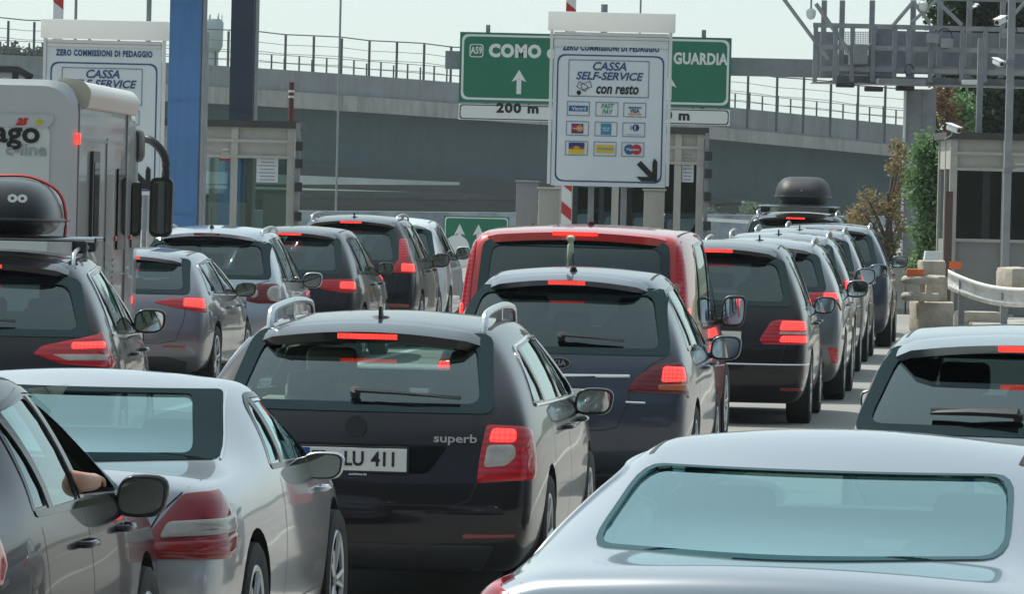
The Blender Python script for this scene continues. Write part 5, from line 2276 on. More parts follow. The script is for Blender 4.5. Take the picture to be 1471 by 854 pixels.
# ------------------------------------------------------------------ the vehicles
P_BLACK = paint('black_paint', (0.007, 0.007, 0.010), .0, .3, coat=.75, dirt=.012, spec=.1)
P_AUBER = paint('black_magic_paint', (0.009, 0.008, 0.013), .0, .3, coat=.75, dirt=.012, spec=.1)
P_SILVER = paint('silver_paint', (0.50, 0.52, 0.55), .85, .32, dirt=.08)
P_SILVERB = paint('bright_silver_paint', (0.40, 0.43, 0.47), .85, .30, dirt=.05)
P_PURB = paint('purple_black_paint', (0.013, 0.009, 0.022), .0, .25, coat=.42, dirt=.015, spec=.1)
P_BLUEG = paint('blue_grey_paint', (0.034, 0.046, 0.072), .35, .33, coat=.8, dirt=.04)
P_PURG = paint('mauve_grey_paint', (0.16, 0.155, 0.185), .75, .34)
P_GREY = paint('mid_grey_paint', (0.15, 0.155, 0.17), .7, .34)
P_LSIL = paint('pale_silver_blue_paint', (0.42, 0.46, 0.52), .8, .34)
P_RED = paint('tomato_red_paint', (0.52, 0.022, 0.020), .0, .38, dirt=.04, spec=.3)
P_WHITE = paint('white_paint', (0.66, 0.68, 0.72), .0, .4)
P_NAVY = paint('dark_blue_paint', (0.030, 0.038, 0.065), .5, .32)
P_LTEAL = paint('pale_teal_silver_paint', (0.22, 0.26, 0.28), .8, .33, dirt=.05)
P_TEAL = paint('dark_teal_grey_paint', (0.04, 0.055, 0.065), .6, .3)
GRP = 'cars queuing for the toll plaza'

SIDE_W = lambda k, zb, H, q=True: ([[(.42 * k + .25, zb + .04), (1.02 * k + .05, zb + .04), (1.02 * k + .03, H - .20), (.72 * k + .22, H - .19), ]] if q else []) + [
    [(1.20 * k, zb + .03), (1.98 * k, zb + .02), (1.98 * k, H - .145), (1.25 * k, H - .155)],
    [(2.10 * k, zb + .02), (3.02 * k, zb + .0), (2.72 * k, H - .16), (2.10 * k, H - .145)]]


def superb_extra(c, root, S, fr, fg):
    h, n = S.rear(0, .915)
    m = MB().cyl(h + Vector((0, .01, 0)), h + Vector((0, -.022, 0)), .052, 28)
    m.build('badge', P_BLACK, root, True)
    ang = 0
    h, n = S.rear(.49, .865)
    text('model_lettering', 'superb', .058, M_ALU, root, (.49, h.y - .018, .865), rot=(R(90), 0, R(3)), bold=.001, sx=1.35, extrude=.002)
    text('holder_lettering', '.autohaus.de', .018, M_PLATE, root, (.02, S.rear(0, .683)[0].y - .018, .683), bold=.0004)


superb = dict(name='estate_car', label='black estate car with silver roof rails and lit brake lights, plate ending 411', cat='car', group=GRP,
              kind='hatch', L=4.84, W=.91, H=1.455, zb=.99, rake=.62, px=511, py=663, d=8000 / 292, yaw=5.0, paint=P_AUBER, sub=3,
              st=dict(roof=.68, zrb=.09), rearoff=[.14, .03, 0.0, .06],
              glass=[(-.60, 1.03), (.60, 1.03), (.53, 1.32), (-.53, 1.32)],
              frit=[(-.675, .985), (.675, .985), (.60, 1.365), (-.60, 1.365)],
              side=SIDE_W(1.0, .99, 1.455), dlo=[(.62, 1.02), (3.04, .985), (2.74, 1.30), (1.9, 1.32), (1.0, 1.29)],
              pillars=[((1.12, 1.0), (1.12, 1.30)), ((2.04, 1.0), (2.04, 1.315))], chrome=True,
              seams=[[(.70, .99), (.645, .95), (.60, .65), (.57, .565), (.50, .54), (0, .535)]],
              lamps=[('taillight', [(.635, .935), (.80, .93), (.96, .90), (.985, .80), (.93, .675), (.80, .665), (.60, .65), (.61, .78)], M_REDL, .008),
                     ('lit_lamp', [(.665, .915), (.775, .912), (.775, .85), (.65, .85)], M_LED, .016),
                     ('reverse_lamp', [(.645, .835), (.77, .84), (.775, .775), (.74, .735), (.63, .725)], M_WLENS, .016)],
              reflectors=[('reflector', [(.54, .375), (.78, .385), (.78, .402), (.54, .40)], M_REFL)],
              panels=[('plate_recess', [(-.36, .69), (.36, .69), (.46, .83), (-.46, .83)], M_TRIM),
                      ('lower_valance', [(-.62, .20), (.62, .20), (.70, .345), (-.70, .345)], M_PLAS)],
              plate=(.755, 0), ptext=[('FR', -.165, .098), ('LU', .0, .098), ('411', .15, .098)],
              brake=dict(w=.15, h=.026), spoiler=dict(ext=.12, hw=.56, drop=.03, th=.045),
              wiper=[(-.02, 1.055), (.50, 1.035)], rails=dict(y0=.80, x=.545, h=.075), antenna=dict(y=.98),
              mirror=dict(y=2.98, z=.955, size=(.21, .14, .15), arm=.03, mat=P_BLACK), extra=superb_extra, seats=dict(mat=M_SEATL, y=2.2, ry=1.35))


def std_dlo(k, zb, H):
    return [(.42 * k + .22, zb + .02), (3.05 * k, zb - .02), (2.74 * k, H - .145), (1.9 * k, H - .125), (.9 * k + .1, H - .155)]


def std_pillars(k, zb, H):
    return [((1.12 * k, zb), (1.12 * k + .01, H - .15)), ((2.04 * k, zb), (2.04 * k, H - .13))]


def hatchcar(name, label, cat, px, py, s, yaw, L, W, H, zb, rake, paint_, lamps, glass, **kw):
    k = L / 4.8
    g = glass                                 # (bottom hw, z0, top hw, z1)
    c = dict(name=name, label=label, cat=cat, group=GRP, kind='hatch', L=L, W=W, H=H, zb=zb, rake=rake, px=px, py=py, d=8000 / s,
             yaw=yaw, paint=paint_, lamps=lamps,
             glass=[(-g[0], g[1]), (g[0], g[1]), (g[2], g[3]), (-g[2], g[3])],
             side=SIDE_W(k, zb, H), dlo=std_dlo(k, zb, H), pillars=std_pillars(k, zb, H),
             seams=[[(g[0] + .06, zb), (g[0] + .03, zb - .25), (g[0] - .04, .52), (g[0] - .2, .49), (0, .485)]],
             spoiler=dict(ext=.10, hw=W * .60, drop=.025, th=.035), brake=dict(w=.14, h=.022),
             wiper=[(-.02, g[1] + .02), (.42, g[1] + .005)], plate=(zb - .24,), ptext=[('EX 482', -.08, .09), ('KC', .18, .09)])
    c['ptext'] = None
    if 'frit' not in kw:
        c['frit'] = [(-g[0] - .08, g[1] - .045), (g[0] + .08, g[1] - .045), (g[2] + .065, g[3] + .045), (-g[2] - .065, g[3] + .045)]
    c.update(kw)
    return c


def kia_extra(c, root, S, fr, fg):
    h, n = S.rear(0, .945)
    m = MB()
    N = 28
    for (a, b, y0, y1, mi) in ((.078, .040, .01, -.022, 0), (.070, .033, -.022, -.026, 1)):
        m.prism([(a * math.cos(2 * math.pi * i / N), h.y + y0, .945 + b * math.sin(2 * math.pi * i / N)) for i in range(N)], None, (0, y1 - y0, 0), mi)
    e = m.build('emblem', [M_CHROME, M_INK], root, recalc=True)
    text('emblem_lettering', 'KIA', .052, M_CHROME, e, (0, h.y - .029, .945), bold=.0015, sx=1.1, extrude=.002)
    m = MB()
    trim_tube(m, fr, [(-.47, .868), (0, .862), (.47, .868)], .012, .008)
    m.build('trim_strip', M_CHROME, root, True)
    m = MB()
    trim_tube(m, fr, [(.45, .695), (.58, .693)], .009, .004)
    m.build('model_badge', M_CHROME, root, True)


kia = hatchcar('hatchback_car', 'blue-grey hatchback with oval badge, chrome strip and a plush toy on its aerial', 'car', 803, 560, 215, 5.4,
               4.30, .895, 1.575, 1.02, .62, P_BLUEG,
               [('taillight', [(.46, .785), (.52, .87), (.64, .945), (.82, .97), (.96, .90), (1.02, .82), (.94, .72), (.80, .755), (.48, .765)], M_RED, .008),
                ('lit_lamp', [(.69, .935), (.82, .93), (.83, .84), (.68, .83)], M_LED, .016),
                ('turn_lamp', [(.66, .815), (.86, .82), (.87, .775), (.66, .78)], M_AMBER, .015)],
               (.66, 1.05, .58, 1.40), sub=3, wiper=[(-.0, 1.10), (.42, 1.075)], plate=(.725, -.02), ptext=[('FG 641', -.04, .098), ('1', .215, .098)],
               antenna=dict(y=.95, type='whip', len=.12), extra=kia_extra, brake=dict(w=.125, h=.024),
               mirror=dict(z=1.0, size=(.22, .14, .18), arm=.05), gmat=G_TINT, smat=G_CLEAR,
               seams=[[(.74, 1.02), (.60, .94), (.47, .80), (.47, .70), (.40, .53), (.3, .505), (0, .50)]])

van = hatchcar('passenger_van', 'bright red passenger van towering behind the blue-grey hatchback', 'van', 819, 560, 185, 6.2,
               4.85, .975, 1.835, 1.05, .24, P_RED,
               [('taillight', [(.785, 1.70), (.95, 1.68), (1.0, 1.35), (1.05, 1.02), (.825, 1.0), (.805, 1.35)], M_REDL, .008),
                ('lit_lamp', [(.855, 1.20), (.97, 1.20), (.97, 1.11), (.855, 1.11)], M_LED, .016),
                ('reverse_lamp', [(.865, 1.09), (.98, 1.09), (.98, 1.025), (.865, 1.02)], M_WLENS, .016)],
               (.70, 1.10, .655, 1.66), st=dict(roof=.865, yb0=.05, zrb=.05), bulge=.07, wiper=None, gmat=G_DARK, smat=G_DARK,
               spoiler=dict(ext=.05, hw=.70, drop=.01, th=.06), brake=dict(w=.175, h=.03, dz=.02),
               mirror=dict(z=1.13, size=(.20, .16, .27), arm=.08, sq=4, mat=M_PLAS), plate=(.80,), rad=.34,
               seams=[[(.80, 1.72), (.82, 1.0), (.80, .50), (0, .49)]], antenna=dict(y=1.4, type='whip', len=.04), handle=M_PLAS,
               frit=[(-.775, 1.03), (.775, 1.03), (.73, 1.705), (-.73, 1.705)])


def crt(zs, x0, x1, w=.1):
    """A plain wrap-round lamp between two heights."""
    z0, z1 = zs
    return [(x0, (z0 + z1) / 2 - .02), (x0 + .06, z1 - .02), (x1 - .15, z1), (x1 + .05, z1 - .03), (x1 + .09, (z0 + z1) / 2), (x1 + .02, z0 + .02), (x1 - .18, z0), (x0 + .05, z0 + .02)]


def bclass_extra(c, root, S, fr, fg):
    m = MB()
    trim_tube(m, fr, [(-1.02, .565), (-.6, .56), (0, .56), (.6, .56), (1.02, .565)], .009, .008)
    m.build('trim_strip', M_CHROME, root, True)


bclass = hatchcar('compact_mpv', 'dark compact people carrier with a chrome bumper strip, nearest in the right queue', 'car', 1024, 490, 158, 5.2,
                  4.27, .89, 1.68, 1.04, .58, P_BLACK,
                  [('taillight', [(.42, .78), (.52, .95), (.60, .97), (.84, .965), (.98, .90), (.98, .80), (.86, .745), (.45, .745)], M_REDL, .008),
                   ('lit_lamp', [(.62, .955), (.84, .95), (.84, .875), (.60, .87)], M_LED, .016),
                   ('reverse_lamp', [(.60, .86), (.84, .86), (.84, .835), (.60, .835)], M_WLENS, .015),
                   ('lit_lower_lamp', [(.62, .82), (.84, .82), (.84, .765), (.60, .765)], M_LED, .016)],
                  (.64, 1.13, .54, 1.47), wiper=None, plate=(.80,), extra=bclass_extra,
                  reflectors=[('reflector', [(.62, .32), (.84, .32), (.84, .35), (.62, .35)], M_REFL)],
                  mirror=dict(z=1.06, size=(.21, .14, .17)), gmat=G_TINT, brake=dict(w=.14, h=.03))

suv_d2 = hatchcar('grey_suv', 'mid grey crossover with tall angled red reflector, right behind the dark compact people carrier', 'car', 1083, 440, 141, 5.2,
                  4.55, .93, 1.66, 1.10, .60, P_GREY,
                  [('taillight', [(.50, 1.04), (.56, 1.115), (.82, 1.125), (.97, 1.06), (1.05, .93), (.98, .95), (.86, 1.02), (.56, 1.03)], M_REDL, .008),
                   ('lit_lamp', [(.70, 1.11), (.86, 1.11), (.86, 1.05), (.70, 1.05)], M_LED, .016)],
                  (.66, 1.17, .56, 1.46), wiper=None, rails=dict(h=.05, x=.55), reflectors=[('reflector', [(.76, .56), (.84, .56), (.88, .40), (.80, .40)], M_REDL)],
                  mirror=dict(z=1.12, size=(.24, .14, .19)), gmat=G_DARK, smat=G_TINT, antenna=dict(y=.9), rad=.36,
                  panels=[('lower_valance', [(-.70, .22), (.70, .22), (.74, .42), (-.74, .42)], M_PLAS)])
suv_d3 = hatchcar('dark_suv', 'third car of the right queue, dark with long bright silver roof rails', 'car', 1112, 420, 126, 5.2,
                  4.60, .92, 1.68, 1.12, .58, P_TEAL,
                  [('taillight', [(.56, 1.02), (.58, 1.14), (.86, 1.16), (.98, 1.10), (.98, 1.02), (.86, .99)], M_REDL, .008),
                   ('lit_lamp', [(.80, 1.14), (.93, 1.13), (.93, 1.03), (.80, 1.03)], M_LED, .016)],
                  (.66, 1.18, .56, 1.50), wiper=None, rails=dict(h=.06, x=.56), mirror=dict(z=1.16, size=(.25, .14, .20)), smat=G_TINT, gmat=G_DARK, antenna=dict(y=.85), rad=.36)
suv_d4 = hatchcar('dark_suv', 'fourth car of the right queue, mostly hidden by the one behind it', 'car', 1143, 410, 114, 5.2,
                  4.55, .92, 1.70, 1.12, .58, P_GREY,
                  [('taillight', crt((.98, 1.12), .56, .90), M_REDL, .008), ('lit_lamp', [(.76, 1.10), (.90, 1.10), (.90, 1.02), (.76, 1.02)], M_LED, .016)],
                  (.66, 1.18, .56, 1.50), wiper=None, rails=dict(h=.06, x=.56), mirror=dict(z=1.14, size=(.25, .14, .18)), smat=G_TINT, gmat=G_DARK, antenna=dict(y=.85), rad=.36)
suv_d5 = hatchcar('blue_grey_suv', 'dark slate sport utility car near the head of the right queue, beside the orange shrub', 'car', 1184, 400, 103, 5.2,
                  4.6, .95, 1.73, 1.14, .60, P_NAVY,
                  [('taillight', crt((.98, 1.12), .56, .90), M_RED, .008)],
                  (.66, 1.20, .56, 1.53), wiper=None, rails=dict(h=.05, x=.58), mirror=dict(z=1.18, size=(.25, .14, .18)), smat=G_TINT, gmat=G_DARK, rad=.38)
suv_d6 = hatchcar('black_van', 'tall black vehicle at the front of the right queue carrying a dark roof box', 'van', 1140, 400, 95, 5.0,
                  4.8, .93, 1.86, 1.16, .40, P_BLACK,
                  [('taillight', crt((.98, 1.30), .70, .90), M_RED, .008)],
                  (.70, 1.22, .62, 1.66), st=dict(roof=.76), wiper=None, rails=dict(h=.06, x=.60), gmat=G_DARK, smat=G_TINT)

# left queues
skoda = hatchcar('black_suv', 'black sport utility car under the strapped roof box at the left edge', 'car', -40, 480, 228, 0.0,
                 4.60, .92, 1.63, 1.08, .62, P_BLACK,
                 [('taillight', [(.38, .99), (.44, 1.04), (.72, 1.10), (.86, 1.14), (.96, 1.06), (1.12, .93), (.96, .90), (.80, .915), (.56, .93)], M_REDL, .008),
                  ('lit_lamp', [(.62, 1.06), (.84, 1.07), (.84, 1.03), (.62, 1.02)], M_LED, .016),
                  ('reverse_lamp', [(.50, .985), (.84, .99), (.84, .955), (.60, .95)], M_WLENS, .015)],
                 (.66, 1.14, .56, 1.42), wiper=[(-.02, 1.17), (.26, 1.165)], rails=dict(h=.07, x=.56, y1=2.8), mirror=dict(z=1.14, size=(.22, .14, .17), mat=P_BLACK),
                 gmat=G_TINT, smat=G_CLEAR, rad=.36, chrome=True, plate=(.70,))
aclass = hatchcar('mauve_hatchback', 'mauve-grey hatchback with thin dark lower bumper vents, beside the motorhome', 'car', 170, 450, 145, 4.2,
                  4.42, .905, 1.425, .96, .66, P_PURG,
                  [('taillight', [(.34, .895), (.50, .93), (.84, .955), (.96, .93), (.99, .86), (.92, .79), (.72, .82), (.50, .86)], M_REDL, .008),
                   ('lit_lamp', [(.64, .935), (.85, .935), (.85, .845), (.64, .86)], M_LED, .016)],
                  (.62, 1.02, .54, 1.28), wiper=None, gmat=G_TINT, reflectors=[('reflector', [(.46, .455), (.68, .45), (.68, .475), (.46, .475)], M_REFL)],
                  panels=[('lower_valance', [(-.66, .20), (.66, .20), (.70, .31), (.5, .36), (-.5, .36), (-.70, .31)], M_PLAS)],
                  mirror=dict(z=.99, size=(.22, .14, .15), mat=P_BLACK), plate=(.56,), chrome=True)


def golf_extra(c, root, S, fr, fg):
    for s in (1, -1):
        for (x, r) in ((.78, .085), (.555, .05)):
            P = [(x + r * math.cos(a), .905 + r * math.sin(a)) for a in [2 * math.pi * i / 12 for i in range(12)]]
            patch('round_lamp', lambda a, b: S.rear(a * s, b), P, M_WLENS, root, .020, .006, .005)


golf = hatchcar('silver_mpv', 'silver-blue people carrier whose red rear lamps hold round white lenses', 'car', 290, 430, 133, 3.8,
                4.21, .885, 1.63, 1.02, .50, P_LSIL,
                [('taillight', [(.49, .82), (.47, .98), (.60, 1.01), (.88, 1.015), (.98, .97), (.99, .84), (.88, .80), (.60, .80)], M_RED, .008)],
                (.66, 1.10, .58, 1.42), wiper=None, gmat=G_TINT, smat=G_TINT, antenna=dict(y=.75, type='whip', len=.22), extra=golf_extra, rails=dict(h=.05, x=.56),
                mirror=dict(z=1.02, size=(.22, .14, .18)), seams=[[(.72, 1.05), (.50, .98), (.48, .80), (.44, .55), (0, .53)]], bmat=M_REFL)
dark_mpv = hatchcar('dark_hatchback', 'dark hatchback with narrow pointed rear lamps between the silver-blue car and the taller black one', 'car', 408, 420, 121, 5.0,
                    4.4, .885, 1.60, 1.03, .60, P_AUBER,
                    [('taillight', [(.34, .93), (.50, .975), (.86, .985), (.97, .93), (.93, .83), (.70, .82), (.45, .86)], M_REDL, .008),
                     ('lit_lamp', [(.66, .95), (.84, .95), (.84, .87), (.66, .87)], M_LED, .016)],
                    (.60, 1.08, .52, 1.42), wiper=None, gmat=G_TINT, mirror=dict(z=1.08, size=(.2, .14, .16)))
crv = hatchcar('black_suv', 'black sport utility car with tall L-shaped red rear lamps framing its rear window', 'car', 498, 400, 111, 4.2,
               4.60, .925, 1.72, 1.12, .58, P_BLACK,
               [('taillight', [(.60, .98), (.61, 1.10), (.66, 1.14), (.635, 1.42), (.72, 1.42), (.80, 1.14), (.95, 1.10), (.98, 1.02), (.90, .975)], M_REDL, .008),
                ('lit_lamp', [(.70, 1.10), (.90, 1.09), (.90, 1.0), (.70, 1.0)], M_LED, .018)],
               (.60, 1.14, .50, 1.48), wiper=None, gmat=G_TINT, rails=dict(h=.06, x=.56), antenna=dict(y=.8), mirror=dict(z=1.12, size=(.24, .14, .19)),
               reflectors=[('reflector', [(.52, .54), (.80, .54), (.80, .58), (.52, .58)], M_REFL)], rad=.36)
whitecar = hatchcar('white_crossover', 'white crossover half hidden beyond the black sport utility car, small red lamp lit', 'car', 552, 400, 101, 3.8,
                    4.4, .90, 1.66, 1.06, .60, P_WHITE,
                    [('taillight', [(.70, .96), (.70, 1.10), (.88, 1.12), (.97, 1.04), (.93, .96)], M_REDL, .008),
                     ('lit_lamp', [(.76, 1.08), (.90, 1.08), (.90, 1.0), (.76, 1.0)], M_LED, .018)],
                    (.64, 1.12, .54, 1.45), wiper=None, gmat=G_DARK, smat=G_TINT, mirror=dict(z=1.14, size=(.22, .14, .20)))

right_hatch = hatchcar('hatchback_car', 'grey-silver hatchback with a thick dark rear wiper at the right edge', 'car', 1466, 640, 288, 8.2,
                       4.35, .95, 1.45, .91, .86, P_LTEAL,
                       [('taillight', [(.60, .86), (.80, .885), (1.0, .88), (1.04, .80), (.85, .76), (.62, .78)], M_REDL, .008)],
                       (.78, .96, .67, 1.29), gmat=G_HATCH, wip=2.2, spoiler=dict(ext=.20, hw=.69, drop=.03, th=.04), brake=dict(w=.15, h=.028),
                       wiper=[(-.02, .995), (-.46, 1.0)], mirror=dict(z=.97, size=(.20, .14, .15), arm=.0), st=dict(roof=.77), bulge=.14)


def slk_extra(c, root, S, fr, fg):
    # third lamp in the boot lid edge and door handle trim
    m = MB()
    trim_tube(m, fr, [(-.2, .885), (0, .885), (.2, .885)], .008, .008)
    m.build('boot_trim', M_CHROME, root, True)


slk = dict(name='coupe_car', label='silver two-seat coupe with large wedge tail lamps striped white and red', cat='car', group=GRP, kind='sedan',
           L=4.09, W=.895, H=1.315, deck=.94, ygl=.93, ytr=1.47, gutter=False, grad=.03, gtrim=True, px=12, py=700, d=8000 / 367, yaw=5.9, paint=P_SILVER, sub=3, two=True,
           st=dict(roof=.725, zb=.90, ytop=2.15, ycowl=3.05, pb=.745), rearoff=[.14, .04, 0, .03], yrw=.80, yfw=3.23, rad=.325, zf=.17,
           glass=[(-.57, .992), (.57, .992), (.49, 1.214), (-.49, 1.214)], ycut=2.0, wsy=2.0, ycav=3.0,
           frit=[(-.69, .972), (.69, .972), (.60, 1.232), (-.60, 1.232)],
           side=[[(1.42, .945), (1.66, .94), (1.66, 1.16), (1.60, 1.14)], [(1.74, .935), (2.68, .91), (2.27, 1.17), (1.74, 1.18)]],
           dlo=[(1.37, .925), (2.76, .895), (2.29, 1.195), (1.7, 1.205), (1.56, 1.16)], pillars=[((1.70, .93), (1.70, 1.19))], doors=[1.55, 2.85], chrome=False,
           seams=[[(.72, .92), (.60, .80), (.50, .62), (.44, .56), (0, .55)]],
           lamps=[('taillight', [(.50, .62), (.56, .72), (.68, .875), (.86, .885), (.98, .83), (1.05, .74), (1.0, .66), (.88, .62)], M_REDPL, .012),
                  ('reverse_lamp', [(.63, .765), (1.01, .79), (1.02, .73), (.60, .70)], M_WLENS, .024),
                  ('lower_lens', [(.53, .64), (.59, .685), (1.02, .715), (.98, .66), (.87, .635)], M_REDPL, .022)],
           plate=(.60,), mirror=dict(y=2.55, z=.875, size=(.19, .13, .125), arm=-.01), gmat=G_HAZY, extra=slk_extra, seats=dict(y=1.75, mat=M_SEAT), handle=P_SILVER)

silver = dict(name='saloon_car', label='large pale silver saloon in the foreground seen over its boot and rear window', cat='car', group=GRP, kind='sedan',
              L=4.92, W=.93, H=1.375, deck=1.005, ygl=.84, ytr=1.62, px=1088, py=840, d=8000 / 509, yaw=10.6, paint=P_SILVERB, sub=3,
              st=dict(roof=.665, zb=.93, lip=.0, pb=.73), gmat=G_HAZY, fritmat=M_FRIT_S, rearoff=[.14, .04, 0, .03], rad=.34,
              glass=[(-.612, 1.048), (.612, 1.048), (.562, 1.250), (-.562, 1.250)], ycut=2.2, grad=.065,
              frit=[(-.63, 1.042), (.63, 1.042), (.578, 1.256), (-.578, 1.256)],
              side=[[(1.25, .97), (2.15, .96), (2.15, 1.23), (1.60, 1.20)], [(2.25, .96), (3.20, .94), (2.80, 1.22), (2.25, 1.23)]],
              dlo=[(1.15, .95), (3.28, .93), (2.82, 1.245), (2.1, 1.255), (1.55, 1.22)], chrome=True,
              seams=[[(.70, .97), (.66, .80), (.60, .60), (0, .58)]],
              lamps=[('taillight', [(.66, .82), (.70, .93), (.84, .975), (1.0, .95), (1.12, .86), (1.0, .76), (.80, .76)], M_REDL, .012)],
              plate=(.80,), mirror=dict(y=3.1, z=1.0, size=(.19, .14, .14), arm=-.01), seats=dict(mat=M_SEATL, y=2.3, ry=1.55))


def person_in_car(root, x, y, zseat):
    """Seated passenger, right forearm resting on the window sill."""
    J = [((0, 0, 0), .15), ((0, -.02, .22), .145), ((0, -.03, .42), .16), ((0, -.02, .53), .07), ((0, 0, .60), .062),      # 0 pelvis .. 4 neck top
         ((.20, -.02, .48), .065), ((.33, -.01, .46), .045), ((.46, .03, .44), .040), ((.48, .24, .430), .032), ((.46, .33, .435), .028),   # right arm 5..9
         ((-.20, -.02, .45), .062), ((-.25, .10, .22), .048), ((-.14, .33, .16), .036), ((-.08, .40, .16), .028),                          # left arm 10..13
         ((.10, .22, .02), .09), ((.11, .45, .03), .07), ((.11, .58, -.30), .05), ((.11, .70, -.33), .04),                                 # legs
         ((-.10, .22, .02), .09), ((-.11, .45, .03), .07), ((-.11, .58, -.30), .05), ((-.11, .70, -.33), .04)]
    E = [(0, 1), (1, 2), (2, 3), (3, 4), (2, 5), (5, 6), (6, 7), (7, 8), (8, 9), (2, 10), (10, 11), (11, 12), (12, 13), (0, 14), (14, 15), (15, 16), (16, 17), (0, 18), (18, 19), (19, 20), (20, 21)]
    # head as extra chain
    n0 = len(J)
    J += [((0, .01, .68), .085), ((0, .015, .77), .098), ((0, .01, .85), .06)]
    E += [(4, n0), (n0, n0 + 1), (n0 + 1, n0 + 2)]
    # fingers of both hands
    for (b, s) in ((9, 1), (13, -1)):
        bp = Vector(J[b][0])
        for i, (dx, ln) in enumerate(((-.030, .065), (-.010, .075), (.010, .072), (.028, .058))):
            a = len(J)
            J += [(tuple(bp + Vector((dx, .035, 0))), .0095), (tuple(bp + Vector((dx * 1.1, .035 + ln * .55, -.008))), .0085), (tuple(bp + Vector((dx * 1.1, .035 + ln, -.03))), .007)]
            E += [(b, a), (a, a + 1), (a + 1, a + 2)]
        a = len(J)
        J += [(tuple(bp + Vector((-s * .035, -.01, .0))), .011), (tuple(bp + Vector((-s * .055, .025, -.01))), .009)]
        E += [(b, a), (a, a + 1)]
    me = bpy.data.meshes.new('person')
    me.from_pydata([j[0] for j in J], E, [])
    o = bpy.data.objects.new('person', me)
    COL.objects.link(o)
    md = o.modifiers.new('skin', 'SKIN')
    md.use_smooth_shade = True
    for i, j in enumerate(J):
        me.skin_vertices[0].data[i].radius = (j[1], j[1])
    me.skin_vertices[0].data[0].use_root = True
    sb = o.modifiers.new('s', 'SUBSURF'); sb.levels = 2; sb.render_levels = 2
    dg = bpy.context.evaluated_depsgraph_get()
    nm = bpy.data.meshes.new_from_object(o.evaluated_get(dg))
    bpy.data.objects.remove(o)
    skin = simple('skin', (0.50, 0.27, 0.18), .5, var=.08, vscale=20)
    shirt = simple('dark_shirt', (0.05, 0.06, 0.09), .85)
    nm.materials.clear(); nm.materials.append(skin); nm.materials.append(shirt)
    for p in nm.polygons:
        c = p.center
        arm = c.x > .36 or (c.y > .2 and c.z > .1)
        if c.z < .53 and not arm: p.material_index = 1
        p.use_smooth = True
    P = bpy.data.objects.new('person', nm)
    link(P)
    P.matrix_world = root.matrix_basis @ Matrix.Translation((x, y, zseat))
    tag(P, 'passenger resting a bare forearm on the open window sill of the black saloon', 'person')
    h = MB()
    bm = bmesh.new(); bmesh.ops.create_uvsphere(bm, u_segments=16, v_segments=10, radius=.104)
    h.add([(v.co.x * .95, v.co.y * 1.0 - .012, v.co.z * 1.0 + .79) for v in bm.verts if True], [tuple(v.index for v in f.verts) for f in bm.faces if f.calc_center_median().y < .05 or f.calc_center_median().z > .06])
    bm.free()
    h.build('hair', simple('dark_hair', (0.03, 0.02, 0.015), .6), P, True)
    f = MB()
    for s in (-1, 1):
        f.box((s * .033, .105, .775), (.024, .012, .010), mi=0)
        f.bbox((s * .099, .01, .76), (.018, .04, .06), .006, mi=1)
    f.bbox((0, .118, .745), (.024, .028, .045), .008, mi=1)
    f.box((0, .106, .705), (.045, .010, .009), mi=2)
    f.build('face_features', [M_INK, skin, simple('lips', (.35, .13, .10), .5)], P)
    return P


black_saloon = dict(name='saloon_car', label='black saloon with an open front window at the lower left corner', cat='car', group=GRP, kind='sedan',
                    L=4.45, W=.895, H=1.47, deck=1.05, ygl=.62, ytr=1.30, px=-400, py=760, d=17.5, yaw=4.4, paint=P_PURB, sub=3,
                    st=dict(roof=.66, zb=.97, ytop=2.35, ycowl=3.30), rearoff=[.14, .04, 0, .03],
                    glass=[(-.58, 1.10), (.58, 1.10), (.50, 1.33), (-.50, 1.33)], ycut=1.9, wsy=2.2, ycav=3.1,
                    side=[[(1.00, 1.0), (1.28, 1.0), (1.28, 1.29), (1.22, 1.27)], [(1.34, .99), (1.95, .985), (1.95, 1.335), (1.36, 1.31)], [(2.06, .985), (2.95, .96), (2.50, 1.31), (2.06, 1.34)]],
                    dlo=[(.98, .985), (3.03, .945), (2.53, 1.335), (1.95, 1.36), (1.25, 1.31)], pillars=[((2.005, .985), (2.005, 1.34)), ((1.31, .99), (1.31, 1.30))], chrome=False,
                    doors=[1.05, 2.0, 2.95], open=[(1, 2)], handle=P_PURB,
                    seams=[[(.70, 1.0), (.66, .80), (.60, .60), (0, .58)]],
                    lamps=[('taillight', [(.60, .86), (.62, 1.0), (.84, 1.02), (1.05, .98), (1.08, .86), (.98, .80), (.80, .80)], M_REDL, .012)],
                    plate=(.70,), mirror=dict(y=2.86, z=.95, size=(.19, .14, .16), mat=P_BLACK, arm=.03), seats=dict(y=1.85, ry=1.0))

CARS = [superb, kia, van, bclass, suv_d2, suv_d3, suv_d4, suv_d5, suv_d6, skoda, aclass, golf, dark_mpv, crv, whitecar, right_hatch, slk, silver, black_saloon]

